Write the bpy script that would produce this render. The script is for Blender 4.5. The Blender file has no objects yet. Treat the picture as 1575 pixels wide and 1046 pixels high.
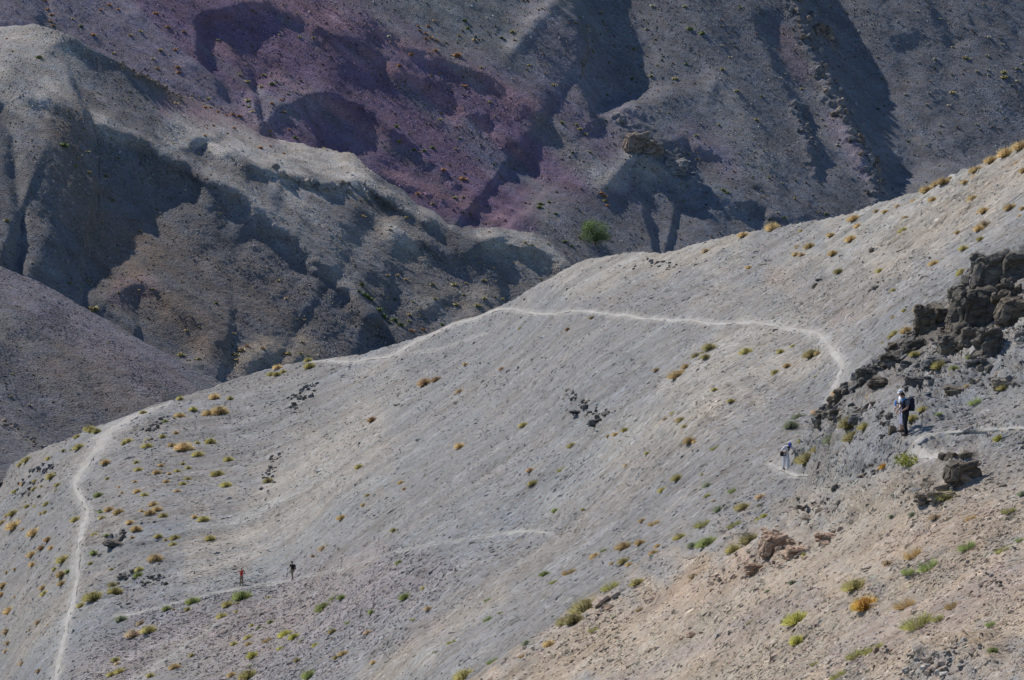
import bpy, bmesh, math, random
import numpy as np
from mathutils import Vector, Matrix

# ------------------------------------------------------------------ camera, sky, sun, exposure
SC = bpy.context.scene
COL = SC.collection
F = 4000.0                                # focal length in pixels of the 1575 px wide photograph
PIT = math.radians(4.0)
cam_d = bpy.data.cameras.new('camera')
cam_d.sensor_width = 36.0
cam_d.lens = 36.0 * F / 1575.0
cam_d.clip_start = 1.0
cam_d.clip_end = 6000.0
cam = bpy.data.objects.new('camera', cam_d)
COL.objects.link(cam)
cam.rotation_euler = (math.pi / 2 - PIT, 0, 0)
SC.camera = cam

SUN = Vector((1.0, -0.92, -1.36)).normalized()      # direction the light travels
SUN_EL = math.asin(-SUN.z)
world = bpy.data.worlds.new('World')
SC.world = world
world.use_nodes = True
wn = world.node_tree
bg = wn.nodes['Background']
sky = wn.nodes.new('ShaderNodeTexSky')
sky.sky_type = 'NISHITA'
sky.sun_disc = False
sky.sun_elevation = SUN_EL
sky.sun_rotation = math.atan2(-SUN.x, -SUN.y)
sky.altitude = 3500
sky.air_density = 1.0
sky.dust_density = 0.2
sky.ozone_density = 4.0
wn.links.new(sky.outputs[0], bg.inputs[0])
bg.inputs[1].default_value = 0.128
sun_d = bpy.data.lights.new('sun', 'SUN')
sun_d.energy = 4.0
sun_d.angle = math.radians(0.53)
sun_d.color = (1.0, 0.94, 0.865)
sun_o = bpy.data.objects.new('sun', sun_d)
COL.objects.link(sun_o)
sun_o.rotation_euler = SUN.to_track_quat('-Z', 'Y').to_euler()
sun_o.location = (-300, 300, 400)
SC.view_settings.view_transform = 'Standard'
SC.view_settings.look = 'None'
SC.view_settings.gamma = 1.0
SC.view_settings.exposure = 0.26
SC.view_settings.use_curve_mapping = False

# ------------------------------------------------------------------ numeric helpers
cp, sp = math.cos(PIT), math.sin(PIT)
def ray(u, v):
    a = (np.asarray(u, float) - 787.5) / F
    b = -(np.asarray(v, float) - 523.0) / F
    return np.stack([a + 0 * b, cp + b * sp + 0 * a, -sp + b * cp + 0 * a], -1)

def tps(pts, lam=.002):
    p = np.array(pts, float); X = p[:, :2] / 1000; n = len(p)
    k = lambda r2: np.where(r2 > 0, .5 * r2 * np.log(r2 + 1e-20), 0)
    M = np.zeros((n + 3, n + 3))
    P = np.c_[np.ones(n), X]
    M[:n, :n] = k(((X[:, None] - X[None]) ** 2).sum(-1)) + np.eye(n) * lam
    M[:n, n:] = P; M[n:, :n] = P.T
    w = np.linalg.solve(M, np.r_[np.log(p[:, 2]), 0, 0, 0])
    def f(u, v):
        q = np.stack([u, v], -1) / 1000.
        s = w[n] + w[n + 1] * q[..., 0] + w[n + 2] * q[..., 1]
        for i in range(n):
            s = s + w[i] * k(((q - X[i]) ** 2).sum(-1))
        return np.exp(s)
    return f

def curve(pts):
    p = np.array(sorted(pts), float)
    return lambda u: np.interp(u, p[:, 0], p[:, 1])

K1, K2, K3 = np.uint32(374761393), np.uint32(668265263), np.uint32(2147483645)
def _mix(n):
    n = (n ^ (n >> np.uint32(13))) * np.uint32(1274126177)
    n = (n ^ (n >> np.uint32(15))) * np.uint32(2246822519)
    n ^= n >> np.uint32(13)
    return n.astype(np.float32)
def vn(p, seed=0):
    """value noise, -1..1, p: (...,3)"""
    p = np.asarray(p, np.float32)
    fl = np.floor(p)
    f = p - fl
    i = fl.astype(np.int32).view(np.uint32)
    f = f * f * f * (f * (f * 6 - 15) + 10)
    fx, fy, fz = f[..., 0], f[..., 1], f[..., 2]
    with np.errstate(over='ignore'):
        x0 = i[..., 0] * K1 + np.uint32(seed * 974634777 & 0xffffffff); x1 = x0 + K1
        y0 = i[..., 1] * K2; y1 = y0 + K2
        z0 = i[..., 2] * K3; z1 = z0 + K3
        def pl(yz):
            a = _mix(x0 + yz)
            return a + (_mix(x1 + yz) - a) * fx
        a = pl(y0 + z0); a = a + (pl(y1 + z0) - a) * fy
        b = pl(y0 + z1); b = b + (pl(y1 + z1) - b) * fy
    return (a + (b - a) * fz) * np.float32(2.0 / 4294967295.0) - np.float32(1)

ROT = np.array([[.36, .48, -.8], [-.8, .6, 0], [.48, .64, .6]], np.float32)
def fbm(p, scale, octaves=4, seed=0, gain=.5):
    q = np.asarray(p, np.float32) / scale
    s, a, t = 0, 1.0, 0.0
    for o in range(octaves):
        s = s + a * vn(q, seed + o * 17); t += a
        q = q @ ROT.T * 2.03; a *= gain
    return s / t * 1.6

def ridged(p, scale, octaves=3, seed=0):
    q = np.asarray(p, np.float32) / scale
    s, a = 0, 1.0
    for o in range(octaves):
        s = s + a * (1 - 2 * np.abs(vn(q, seed + o * 13)))
        q = q @ ROT.T * 2.1; a *= .5
    return s / 1.75

def sm(x):
    x = np.clip(x, 0, 1)
    return x * x * (3 - 2 * x)

def sdist(u, v, poly):
    """signed distance (right-hand side positive) and 0..1 arc position for a pixel polyline"""
    best = np.full(u.shape, 1e9); sg = np.ones(u.shape); arc = np.zeros(u.shape)
    P = np.array(poly, float)
    L = np.r_[0, np.cumsum(np.hypot(*(P[1:] - P[:-1]).T))]
    for i in range(len(P) - 1):
        a, b = P[i], P[i + 1]; d = b - a; ll = d @ d
        t = np.clip(((u - a[0]) * d[0] + (v - a[1]) * d[1]) / ll, 0, 1)
        dx, dy = u - a[0] - t * d[0], v - a[1] - t * d[1]
        r = np.hypot(dx, dy)
        m = r < best
        best = np.where(m, r, best)
        sg = np.where(m, np.sign(d[0] * dy - d[1] * dx), sg)
        arc = np.where(m, (L[i] + t * (L[i + 1] - L[i])) / L[-1], arc)
    return best * sg, arc

def carve(u, v, d, strokes, wob):
    for s in strokes:
        kind, A, w, poly = s[:4]
        dist, arc = sdist(u, v, poly)
        tap = sm(arc / .12) * sm((1 - arc) / .12)
        dist = dist + wob * min(np.min(w) * .35, 8) * tap
        if kind == 'rib':            # A closer to the camera, gaussian (w left, w right may differ)
            wl, wr = (w, w) if not isinstance(w, tuple) else w
            ww = np.where(dist > 0, wr, wl)
            d = d - A * np.exp(-(dist / ww) ** 2)
        elif kind == 'edge':         # sharp crest
            d = d - A * np.exp(-np.sqrt(dist ** 2 + 9) / w)
        elif kind == 'scarp':        # hollow on the right-hand side of the stroke
            t = np.maximum(dist, 0) / w
            d = d + A * tap * t * np.exp(1 - t)
        elif kind == 'face':         # a long face turned away from the sun on the right-hand side
            t = np.maximum(dist, 0) / w
            tp = s[4] if len(s) > 4 else .18
            d = d + A * sm(arc / tp) * sm((1 - arc) / .18) * (1 - np.exp(-t)) * np.exp(-.12 * t)
        elif kind == 'step':
            d = d + A * tap * sm(dist / w)
    return d

def in_poly(u, v, poly):
    ins = np.zeros(np.shape(u), bool); n = len(poly)
    for i in range(n):
        x1, y1 = poly[i]; x2, y2 = poly[(i + 1) % n]
        c = ((y1 > v) != (y2 > v)) & (u < (x2 - x1) * (v - y1) / ((y2 - y1) + 1e-9) + x1)
        ins ^= c
    return ins

def paint(u, v, col, layers, wob):
    """rock and soil colours: layers of (colour, strength, width, polyline)"""
    for c, st, w, poly in layers:
        if len(poly) == 1:
            dist = np.hypot(u - poly[0][0], v - poly[0][1])
        else:
            dist = np.abs(sdist(u, v, poly)[0])
        k = st * sm(1.25 - dist / w * .8 + wob * .45)
        col = col * (1 - k[..., None]) + np.array(c) * k[..., None]
    return col

# ------------------------------------------------------------------ mesh helpers
def grid_mesh(name, V, C=None, smooth=True):
    nr, nc = V.shape[:2]
    me = bpy.data.meshes.new(name)
    idx = np.arange(nr * nc).reshape(nr, nc)
    q = np.stack([idx[:-1, :-1], idx[1:, :-1], idx[1:, 1:], idx[:-1, 1:]], -1).reshape(-1, 4)
    me.vertices.add(nr * nc); me.vertices.foreach_set('co', V.astype(np.float32).ravel())
    me.loops.add(q.size); me.loops.foreach_set('vertex_index', q.astype(np.int32).ravel())
    me.polygons.add(len(q)); me.polygons.foreach_set('loop_start', np.arange(0, q.size, 4, dtype=np.int32))
    me.update(calc_edges=True)
    if smooth: me.polygons.foreach_set('use_smooth', np.ones(len(q), bool))
    if C is not None:
        at = me.color_attributes.new('Col', 'FLOAT_COLOR', 'POINT')
        at.data.foreach_set('color', np.concatenate([C, np.ones(C.shape[:2] + (1,))], -1).astype(np.float32).ravel())
    return me

def tri_mesh(name, V, T, C=None, smooth=False):
    me = bpy.data.meshes.new(name)
    me.vertices.add(len(V)); me.vertices.foreach_set('co', np.asarray(V, np.float32).ravel())
    T = np.asarray(T, np.int32)
    me.loops.add(T.size); me.loops.foreach_set('vertex_index', T.ravel())
    me.polygons.add(len(T)); me.polygons.foreach_set('loop_start', np.arange(0, T.size, 3, dtype=np.int32))
    me.update(calc_edges=True)
    me.polygons.foreach_set('use_smooth', np.full(len(T), smooth, bool))
    if C is not None:
        at = me.color_attributes.new('Col', 'FLOAT_COLOR', 'POINT')
        at.data.foreach_set('color', np.c_[C, np.ones(len(C))].astype(np.float32).ravel())
    return me

def add(name, me, mat=None, parent=None, label=None, cat=None, group=None, kind=None):
    o = bpy.data.objects.new(name, me)
    COL.objects.link(o)
    if mat is not None:
        me.materials.clear(); me.materials.append(mat)
    if parent is not None: o.parent = parent
    if label: o['label'] = label
    if cat: o['category'] = cat
    if group: o['group'] = group
    if kind: o['kind'] = kind
    return o

# ------------------------------------------------------------------ materials
def new_mat(name):
    m = bpy.data.materials.new(name); m.use_nodes = True
    nt = m.node_tree
    b = nt.nodes['Principled BSDF']
    b.inputs['Roughness'].default_value = .95
    b.inputs['Specular IOR Level'].default_value = .15
    return m, nt, b

def N(nt, t, **kw):
    n = nt.nodes.new(t)
    for k, v in kw.items():
        if k in n.bl_rna.properties: setattr(n, k, v)
        else: n.inputs[k].default_value = v
    return n

def math_n(nt, op, a, b=None):
    n = nt.nodes.new('ShaderNodeMath'); n.operation = op
    for i, x in enumerate((a, b)):
        if x is None: continue
        if isinstance(x, (int, float)): n.inputs[i].default_value = x
        else: nt.links.new(x, n.inputs[i])
    return n.outputs[0]

def ramp(nt, fac, lo, hi, a, b):
    r = nt.nodes.new('ShaderNodeMapRange')
    r.inputs[1].default_value = lo; r.inputs[2].default_value = hi
    r.inputs[3].default_value = a; r.inputs[4].default_value = b
    nt.links.new(fac, r.inputs[0])
    return r.outputs[0]

def ground_mat(name, grain, streak, bump, var=.22, speck=.5, bdist=.1, stretch=(1, 1, 1), turn=0.0):
    """soil and scree: painted rock colour x stone-sized grain, streaks down the fall line, pale and dark stones, bump"""
    m, nt, b = new_mat(name); L = nt.links.new
    geo = N(nt, 'ShaderNodeNewGeometry')
    col = N(nt, 'ShaderNodeVertexColor', layer_name='Col')
    mp = N(nt, 'ShaderNodeMapping'); mp.inputs['Scale'].default_value = stretch
    mr = N(nt, 'ShaderNodeMapping'); mr.inputs['Rotation'].default_value = (0, 0, turn)
    L(geo.outputs['Position'], mr.inputs['Vector']); L(mr.outputs[0], mp.inputs['Vector'])
    n1 = N(nt, 'ShaderNodeTexNoise', Scale=1 / grain, Detail=5.0, Roughness=.65); L(geo.outputs['Position'], n1.inputs['Vector'])
    n2 = N(nt, 'ShaderNodeTexNoise', Scale=1 / streak, Detail=4.0, Roughness=.6); L(mp.outputs[0], n2.inputs['Vector'])
    n3 = N(nt, 'ShaderNodeTexNoise', Scale=1 / (grain * 22), Detail=3.0, Roughness=.55); L(geo.outputs['Position'], n3.inputs['Vector'])
    vo = N(nt, 'ShaderNodeTexVoronoi', Scale=1 / (grain * .9)); L(mp.outputs[0], vo.inputs['Vector'])
    sep = N(nt, 'ShaderNodeSeparateColor'); L(vo.outputs['Color'], sep.inputs[0])
    f = math_n(nt, 'MULTIPLY', ramp(nt, n1.outputs[0], .3, .7, 1 - var, 1 + var), ramp(nt, n2.outputs[0], .3, .7, 1 - var * .8, 1 + var * .8))
    f = math_n(nt, 'MULTIPLY', f, ramp(nt, n3.outputs[0], .3, .7, .9, 1.1))
    dark = ramp(nt, sep.outputs[0], 0, .13, 1 - speck, 1)
    lite = ramp(nt, sep.outputs[1], .9, 1, 1, 1 + speck)
    f = math_n(nt, 'MULTIPLY', f, math_n(nt, 'MULTIPLY', dark, lite))
    # slight warm / cool drift between stones
    hs = N(nt, 'ShaderNodeMix', data_type='RGBA', blend_type='MULTIPLY'); hs.inputs[0].default_value = 1.0
    tint = N(nt, 'ShaderNodeMix', data_type='RGBA')
    tint.inputs[6].default_value = (1.06, 1.0, .92, 1); tint.inputs[7].default_value = (.95, 1.0, 1.06, 1)
    L(ramp(nt, n2.outputs[0], .35, .65, 0, 1), tint.inputs[0])
    L(col.outputs[0], hs.inputs[6]); L(tint.outputs[2], hs.inputs[7])
    mul = N(nt, 'ShaderNodeVectorMath', operation='SCALE'); L(hs.outputs[2], mul.inputs[0]); L(f, mul.inputs['Scale'])
    L(mul.outputs[0], b.inputs['Base Color'])
    hgt = math_n(nt, 'ADD', n1.outputs[0], math_n(nt, 'MULTIPLY', math_n(nt, 'SUBTRACT', 1.0, vo.outputs['Distance']), .5))
    hgt = math_n(nt, 'ADD', hgt, math_n(nt, 'MULTIPLY', n2.outputs[0], .5))
    bp = N(nt, 'ShaderNodeBump', Strength=bump, Distance=bdist); L(hgt, bp.inputs['Height']); L(bp.outputs[0], b.inputs['Normal'])
    return m

def plain_mat(name, color, var=.25, scale=4.0, rough=.9, bump=.0):
    m, nt, b = new_mat(name); L = nt.links.new
    b.inputs['Roughness'].default_value = rough
    tc = N(nt, 'ShaderNodeTexCoord')
    n1 = N(nt, 'ShaderNodeTexNoise', Scale=scale, Detail=4.0, Roughness=.6); L(tc.outputs['Object'], n1.inputs['Vector'])
    mul = N(nt, 'ShaderNodeVectorMath', operation='SCALE'); mul.inputs[0].default_value = color[:3]
    L(ramp(nt, n1.outputs[0], .3, .7, 1 - var, 1 + var), mul.inputs['Scale'])
    L(mul.outputs[0], b.inputs['Base Color'])
    if bump:
        bp = N(nt, 'ShaderNodeBump', Strength=bump, Distance=.05); L(n1.outputs[0], bp.inputs['Height']); L(bp.outputs[0], b.inputs['Normal'])
    return m

# ------------------------------------------------------------------ terrain sheets
class Sheet: pass
def axis(lo, a, b, hi, n, m):
    """dense inside the view, coarse beyond it"""
    return np.r_[np.linspace(lo, a, m, endpoint=False), np.linspace(a, b, n, endpoint=False), np.linspace(b, hi, m + 1)]

def make_sheet(name, ctrl, vtop, vbot, us, nr, strokes, relief, layers, base, mat, back=(60, 14), lam=.002, dwob=0, trails=(), soft=1.0, blur=False, tuck=None, tk=.6, streak=False):
    S = Sheet()
    uu = us[None, :].repeat(nr, 0)
    t0, b0 = vtop(us), vbot(us)
    vv = t0[None] + np.linspace(0, 1, nr)[:, None] * (b0 - t0)[None]
    fd = tps(ctrl, lam) if not callable(ctrl) else ctrl
    q = np.stack([uu, vv, 0 * uu], -1)
    wob = fbm(q, 45, 4, 5)
    d = carve(uu, vv, fd(uu, vv), [(s[0], s[1] * soft) + tuple(s[2:]) for s in strokes], wob)
    if blur:
        d0 = fd(uu, vv); e = d - d0
        for ax, kk in ((0, 5), (1, 5)):
            for _ in range(1):
                e = np.apply_along_axis(lambda a: np.convolve(np.pad(a, kk // 2, 'edge'), np.ones(kk) / kk, 'valid'), ax, e)
        d = d0 + e
    if dwob: d = d + dwob * fbm(q, 130, 3, 77)
    R = ray(uu, vv)
    P = R * d[..., None]
    # normals of the smooth surface, then relief in metres along them, all noise in world space
    du = np.gradient(P, axis=1); dv = np.gradient(P, axis=0)
    n = np.cross(dv, du); n /= np.linalg.norm(n, axis=-1, keepdims=True) + 1e-12
    n *= np.sign((n * -R).sum(-1))[..., None]
    P = P + n * relief(P, uu, vv)[..., None]
    if tuck is not None: P = P - n * tuck(uu, vv)[..., None]
    C = paint(uu, vv, np.broadcast_to(np.array(base, float), P.shape).copy(), layers, fbm(q, 30, 4, 9) if not blur else fbm(np.stack([(uu * .77 + vv * .64) * .16, (vv * .77 - uu * .64), 0 * uu], -1), 16, 4, 9))
    if blur:
        C = C * np.clip(1 + .16 * fbm(P @ FALL6.T, 3.0, 3, 49) + .10 * fbm(P, 11, 3, 50), .6, 1.5)[..., None]
    if streak:
        c_, s_ = math.cos(-.3), math.sin(-.3)
        G = np.stack([P[..., 0] * c_ - P[..., 1] * s_, P[..., 0] * s_ + P[..., 1] * c_, P[..., 2]], -1)
        f1 = fbm(G * np.array([.10, 1.0, .10]), 3.2, 4, 85); f2 = fbm(G * np.array([.2, 1.0, .2]), 9, 3, 86); f3 = fbm(P, 1.6, 3, 87)
        C = C * np.clip(1 + .15 * f1 + .09 * f3, .6, 1.4)[..., None] * (1 + .06 * f2[..., None] * np.array([1.0, .1, -.9]))
    if trails:
        k = tk * trail_mask(uu, vv, trails, 1.7) * (.75 + .4 * fbm(P, .8, 3, 15))
        k = np.clip(k, 0, 1)[..., None]
        C = C * (1 - k) + np.array(DUST) * k
    S.us, S.t0, S.b0, S.nr, S.P, S.n, S.C = us, t0, b0, nr, P, n, C
    V, CC = P, C
    if back:                                        # the far side of the crest falls away
        length, k = back
        tt = (np.linspace(1, 0, k + 1)[:-1] ** 1.6)[:, None] * length
        top = P[0][None]
        h = R[0].copy(); h[:, 2] = 0; h /= np.linalg.norm(h, axis=-1, keepdims=True)
        Bk = top + h[None] * tt[..., None]
        Bk[..., 2] -= .22 * tt + .45 * tt * tt / (tt + 12)
        Bk[..., 2] += .5 * fbm(Bk, 6, 3, 3) * np.minimum(tt / 10, 1)
        V = np.concatenate([Bk, P], 0); CC = np.concatenate([C[:1].repeat(k, 0), C], 0)
    S.mesh = grid_mesh(name, V, CC)
    S.obj = add(name, S.mesh, mat, kind='structure')
    return S

def samp(S, u, v, what='P'):
    """point (or normal / colour) on a finished sheet at photograph pixel u, v"""
    u = np.asarray(u, float); v = np.asarray(v, float)
    j = np.interp(u, S.us, np.arange(len(S.us)))
    t0 = np.interp(u, S.us, S.t0); b0 = np.interp(u, S.us, S.b0)
    i = np.clip((v - t0) / (b0 - t0), 0, 1) * (S.nr - 1)
    i0 = np.clip(np.floor(i).astype(int), 0, S.nr - 2); j0 = np.clip(np.floor(j).astype(int), 0, len(S.us) - 2)
    fi = (i - i0)[..., None]; fj = (j - j0)[..., None]
    A = getattr(S, what)
    return (A[i0, j0] * (1 - fj) + A[i0, j0 + 1] * fj) * (1 - fi) + (A[i0 + 1, j0] * (1 - fj) + A[i0 + 1, j0 + 1] * fj) * fi

# colours of the rocks and soils
GREY = (.207, .201, .193); PALE = (.304, .280, .243); WARM = (.274, .243, .203); BLUEG = (.178, .178, .178)
TAN = (.335, .276, .212); RUST = (.33, .205, .13); DARKG = (.19, .185, .18); CRAG = (.085, .079, .070); GRAV = (.225, .20, .193)
FGREY = (.150, .149, .159); FGREEN = (.172, .174, .172); PURP = (.165, .110, .160); PINK = (.255, .160, .182)
BROWN = (.172, .133, .106); FPALE = (.38, .352, .318); BLUE = (.15, .178, .215); LILAC = (.196, .166, .203)

skyA = curve([(-500, 850), (-200, 800), (0, 725), (45, 700), (80, 685), (130, 664), (190, 641), (235, 623), (300, 603), (345, 589), (400, 572), (480, 557),
              (520, 552), (560, 543), (610, 528), (650, 514), (700, 496), (765, 476), (800, 460), (840, 436), (880, 408), (905, 396),
              (940, 388), (965, 385), (990, 387), (1015, 390), (1035, 387), (1065, 376), (1100, 366), (1150, 357), (1190, 351), (1250, 338), (1330, 320), (1375, 306),
              (1430, 285), (1480, 264), (1530, 240), (1575, 217), (1700, 150), (2000, 0), (2500, -260)])
edgeB = curve([(500, 1180), (560, 1140), (700, 1052), (860, 946), (930, 898), (1000, 846), (1100, 776), (1180, 706), (1215, 690), (1240, 672), (1255, 655), (1290, 622), (1330, 588),
               (1350, 565), (1415, 508), (1425, 485), (1465, 462), (1490, 425), (1520, 402), (1545, 392), (1575, 388), (1700, 330), (2000, 200), (2500, -40)])

mat_near = ground_mat('scree', .17, .6, .55, var=.2, speck=.68, bdist=.12, stretch=(.42, 1.35, .28), turn=-.3)
mat_fore = ground_mat('tan_scree', .10, .4, .6, var=.2, speck=.55, bdist=.09, stretch=(.5, 1.3, .5))
mat_far = ground_mat('far_scree', .36, 2.6, .85, var=.12, speck=.5, bdist=.42, stretch=(.7, .9, .8))

# trodden trails: photograph pixels and width
TRAIL = [(1270,668,12),(1274,640,12),(1282,618,11),(1290,598,11),(1297,575,11),(1298,560,11),(1288,548,12),(1278,535,10),(1268,522,11),(1262,515,10),(1245,512,8),(1215,508,8),(1185,500,7),(1170,496,8),(1130,495,5),(1080,494,5),
  (1040,492,5),(1000,488,5),(960,485,5),(930,481,5),(900,478,4.5),(860,480,4.5),(820,481,4.5),(790,479,4.5),(768,478.5,5),(750,483.5,4),(720,492.5,4),(690,502.5,4.5),(660,514,5),(640,523,5),(622,535,5),(605,545,5),(590,550,4.5),(560,554,4.5),(530,556,4.5),(505,556,4),(480,559,3)]
RIDGE = [(262,618,4),(240,628,6),(215,637,9),(195,647,14),(175,660,16),(160,674,15),(148,690,13),(135,708,12),(120,728,11),(113,742,11),(118,757,12),(128,772,11),(134,785,11),(133,800,10),(128,815,9),(124,835,9),(121,860,9),(118,890,9),(117,920,10),(112,940,10),
  (105,965,9),(98,990,9),(92,1015,9),(82,1045,9),(74,1070,9)]
LOWER = [(178,951,5),(205,946,4),(235,938,2.5),(265,930,2.5),(300,920,2.2),(330,912,3),(352,908,4),(375,902,2.4),(400,897,3),(450,889,2.5),(500,878,2),(560,863,1.8),(620,850,1.8),(680,836,1.8),(720,826,2),(765,818,2.5),(800,818,4),(825,821,4),(850,825,3),(862,829,1.5)]
FAINT = [(610,546,2.5),(640,543,2),(690,532,2.5),(740,518,2),(752,514,1)]
FOREP = [(1640,662,7),(1575,661,6),(1550,660,7),(1520,660,7),(1490,662,6),(1460,664,6),(1440,667,8),(1420,672,12),(1404,681,18),(1410,693,17),(1430,701,15),(1460,707,12),(1490,704,6)]
STAND = [(1183,713,5),(1196,718,8),(1206,722,7),(1220,730,7),(1245,733,3)]
def trail_mask(u, v, trails, k=1.0):
    m = np.zeros(u.shape)
    for t in trails:
        d, arc = sdist(u, v, [p[:2] for p in t])
        P = np.array(t, float); L = np.r_[0, np.cumsum(np.hypot(*(P[1:, :2] - P[:-1, :2]).T))]; L /= L[-1]
        w = np.interp(arc, L, P[:, 2])
        m = np.maximum(m, sm(1.6 - np.abs(d) / (w * .5 * k + .5)))
    return m
DUST = (.335, .318, .292)

# ---- A: the big grey scree slope with the trail
ctrlA = [(1575,220,195),(1330,320,230),(1190,350,255),(960,385,295),(880,400,303),(765,478,318),(490,556,368),(200,640,352),(100,670,362),(0,725,385),(-200,800,430),
  (930,480,255),(1180,497,192),(1265,515,172),(1300,560,155),(1275,640,143),(1575,392,150),(1420,490,146),(1340,580,143),(1255,660,134),(1180,700,137),
  (1100,770,132.5),(1000,840,131.5),(930,890,131),(860,940,130),(700,1046,129.5),(850,823,162),(520,872,216),(650,840,192),(448,890,236),(371,900,240),(180,950,246),(85,1046,228),
  (120,850,276),(130,790,295),(300,1000,218),(500,1000,182),(600,1046,155),(0,900,305),(0,1046,265),(400,700,312),(700,650,256),(900,650,200),(1100,600,170),(-250,1046,310)]
ROCKY_A = [([(480,595),(460,640)], 18), ([(870,600),(900,620),(930,650)], 22), ([(60,720),(40,780),(110,700)], 30), ([(150,840),(190,815)], 22),
           ([(250,870),(170,930)], 16), ([(220,665),(250,670)], 16), ([(1240,470),(1330,385),(1420,330),(1500,280)], 26), ([(1300,470),(1420,400)], 18)]
GRAVEL = [(130,1060),(180,960),(330,935),(470,905),(560,880),(640,880),(600,930),(480,990),(300,1050),(280,1060)]
strokesA = [('rib', -7, 60, [(1255,640),(1180,640),(1050,720),(900,830),(700,950)]), ('rib', -2, 30, [(170,760),(160,850),(200,930)]),
            ('rib', 3, 30, [(880,470),(800,540),(640,640),(520,760)]), ('rib', -2.5, 22, [(960,500),(860,590),(700,700),(560,830)]),
            ('rib', 2.0, 22, [(1150,505),(1000,600),(850,720)]), ('rib', -1, 26, [(520,580),(440,690),(350,800)]), ('rib', 1, 26, [(480,590),(400,720),(300,830)]),
            ('rib', 1.5, 16, [(700,520),(560,640),(430,780)]), ('scarp', 1.2, 14, [(250,1046),(330,985),(420,930),(520,900)]),]
def reliefA(P, u, v):
    st = np.array([.28, 1.5, .28]); c_, s_ = math.cos(-.3), math.sin(-.3)
    G = np.stack([P[..., 0] * c_ - P[..., 1] * s_, P[..., 0] * s_ + P[..., 1] * c_, P[..., 2]], -1)
    r = .35 * fbm(P, 14, 3, 1) + .12 * fbm(G * st, 1.6, 3, 2) + .12 * ridged(G * np.array([.4, 1.2, .4]), 2.4, 3, 4) * sm(fbm(P, 9, 3, 6) * 1.2 + .5) + .06 * fbm(P, .5, 2, 8)
    rk = 0
    for poly, w in ROCKY_A:
        rk = np.maximum(rk, sm(1.5 - np.abs(sdist(u, v, poly)[0]) / w + .8 * fbm(P, 3, 3, 11)))
    r = r + rk * (.3 * ridged(P * np.array([.8, 1.6, .8]), 1.3, 3, 12))
    big = .35 * fbm(P, 14, 3, 1)
    return big + (r - big) * (1 - .92 * trail_mask(u, v, (TRAIL, RIDGE, LOWER, FAINT), 1.3))
layersA = [(PALE, .75, 70, [(1575,235),(1450,300),(1330,370),(1240,450),(1170,520),(1080,580)]), (WARM, .55, 34, [(1250,395),(1170,460),(1100,480)]),
  (RUST, .22, 22, [(1190,425),(1230,450)]), (RUST, .2, 18, [(1290,490),(1330,465)]), (WARM, .3, 20, [(960,400),(940,415)]), (BLUEG, .6, 45, [(1300,440),(1180,480),(1050,560),(900,640)]),
  (BLUEG, .45, 50, [(950,430),(820,500),(700,560),(560,650)]), (PALE, .55, 30, [(1160,515),(1060,600),(950,690),(850,770)]), (PALE, .45, 40, [(600,600),(500,700),(400,790),(300,880)]),
  (WARM, .4, 60, [(560,690),(430,800),(330,860)]), (PALE, .5, 22, [(760,920),(650,1000),(560,1060)]), (DUST, .85, 9, [(340,965),(300,990),(260,1015),(215,1046),(190,1070)]),
  (BLUEG, .5, 45, [(880,730),(760,790),(640,850),(520,890)]), (GRAV, .75, 50, [(160,1040),(260,960),(400,960),(480,910),(560,890)]), (GRAV, .6, 60, [(380,1020),(520,960),(640,900)]),
  (WARM, .4, 40, [(40,980),(120,900),(150,830)]), (PALE, .6, 30, [(880,420),(1000,395),(1120,370)]), (BLUEG, .35, 40, [(60,830),(100,760)]), (BLUEG, .3, 40, [(1130,720),(1000,800),(900,870)])]
usA = axis(-520, -40, 1615, 2450, 830, 28)
_fA = tps(ctrlA)
def dA(u, v):
    return _fA(u, v) + np.where(u > 560, 1, 0) * .12 * np.maximum(v - edgeB(u) - 4, 0)       # runs under the foreground spur
A = make_sheet('hillside', dA, skyA, lambda u: np.where(u > 640, np.minimum(1120, edgeB(u) + 60), 1120) + 0 * u, usA, 430, strokesA, reliefA, layersA, GREY, mat_near, back=(110, 16), trails=(TRAIL, RIDGE, LOWER, FAINT), streak=True)

# ---- B: the foreground spur on the right
ctrlB = [(1575,392,128),(1465,465,126),(1340,580,122),(1255,660,127),(1390,668,105),(1575,660,98),(1575,720,92),(1575,1046,66),(1300,1046,78),(1100,1046,92),(900,1046,111),
  (1207,722,132),(1400,850,88),(1200,850,104),(1575,500,114),(1450,600,111)]
ctrlB += [(u_, float(edgeB(u_)), float(carve(np.array([u_ * 1.]), edgeB(np.array([u_ * 1.])), _fA(np.array([u_ * 1.]), edgeB(np.array([u_ * 1.]))), strokesA, 0)[0]) - .25) for u_ in (520, 600, 700, 780, 860, 930, 1000, 1050, 1100, 1140, 1180, 1200)]
ROCKY_B = [([(1575,420),(1500,450),(1440,500),(1390,560),(1320,610),(1265,660)], 42), ([(1575,520),(1480,560),(1400,620)], 46), ([(1480,720),(1430,740),(1270,785),(1200,820),(1190,850)], 22), ([(1430,1030),(1500,1000)], 34)]
strokesB = [('rib', 1.6, 26, [(1575,640),(1470,655),(1390,672),(1330,700),(1230,725),(1180,722)]), ('scarp', 1.4, 16, [(1560,700),(1470,705),(1400,712),(1300,760),(1200,820)]),
            ('rib', -1.0, 22, [(1575,830),(1400,920),(1250,1010)]), ('rib', .8, 20, [(1575,760),(1400,860),(1200,980)])]
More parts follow.
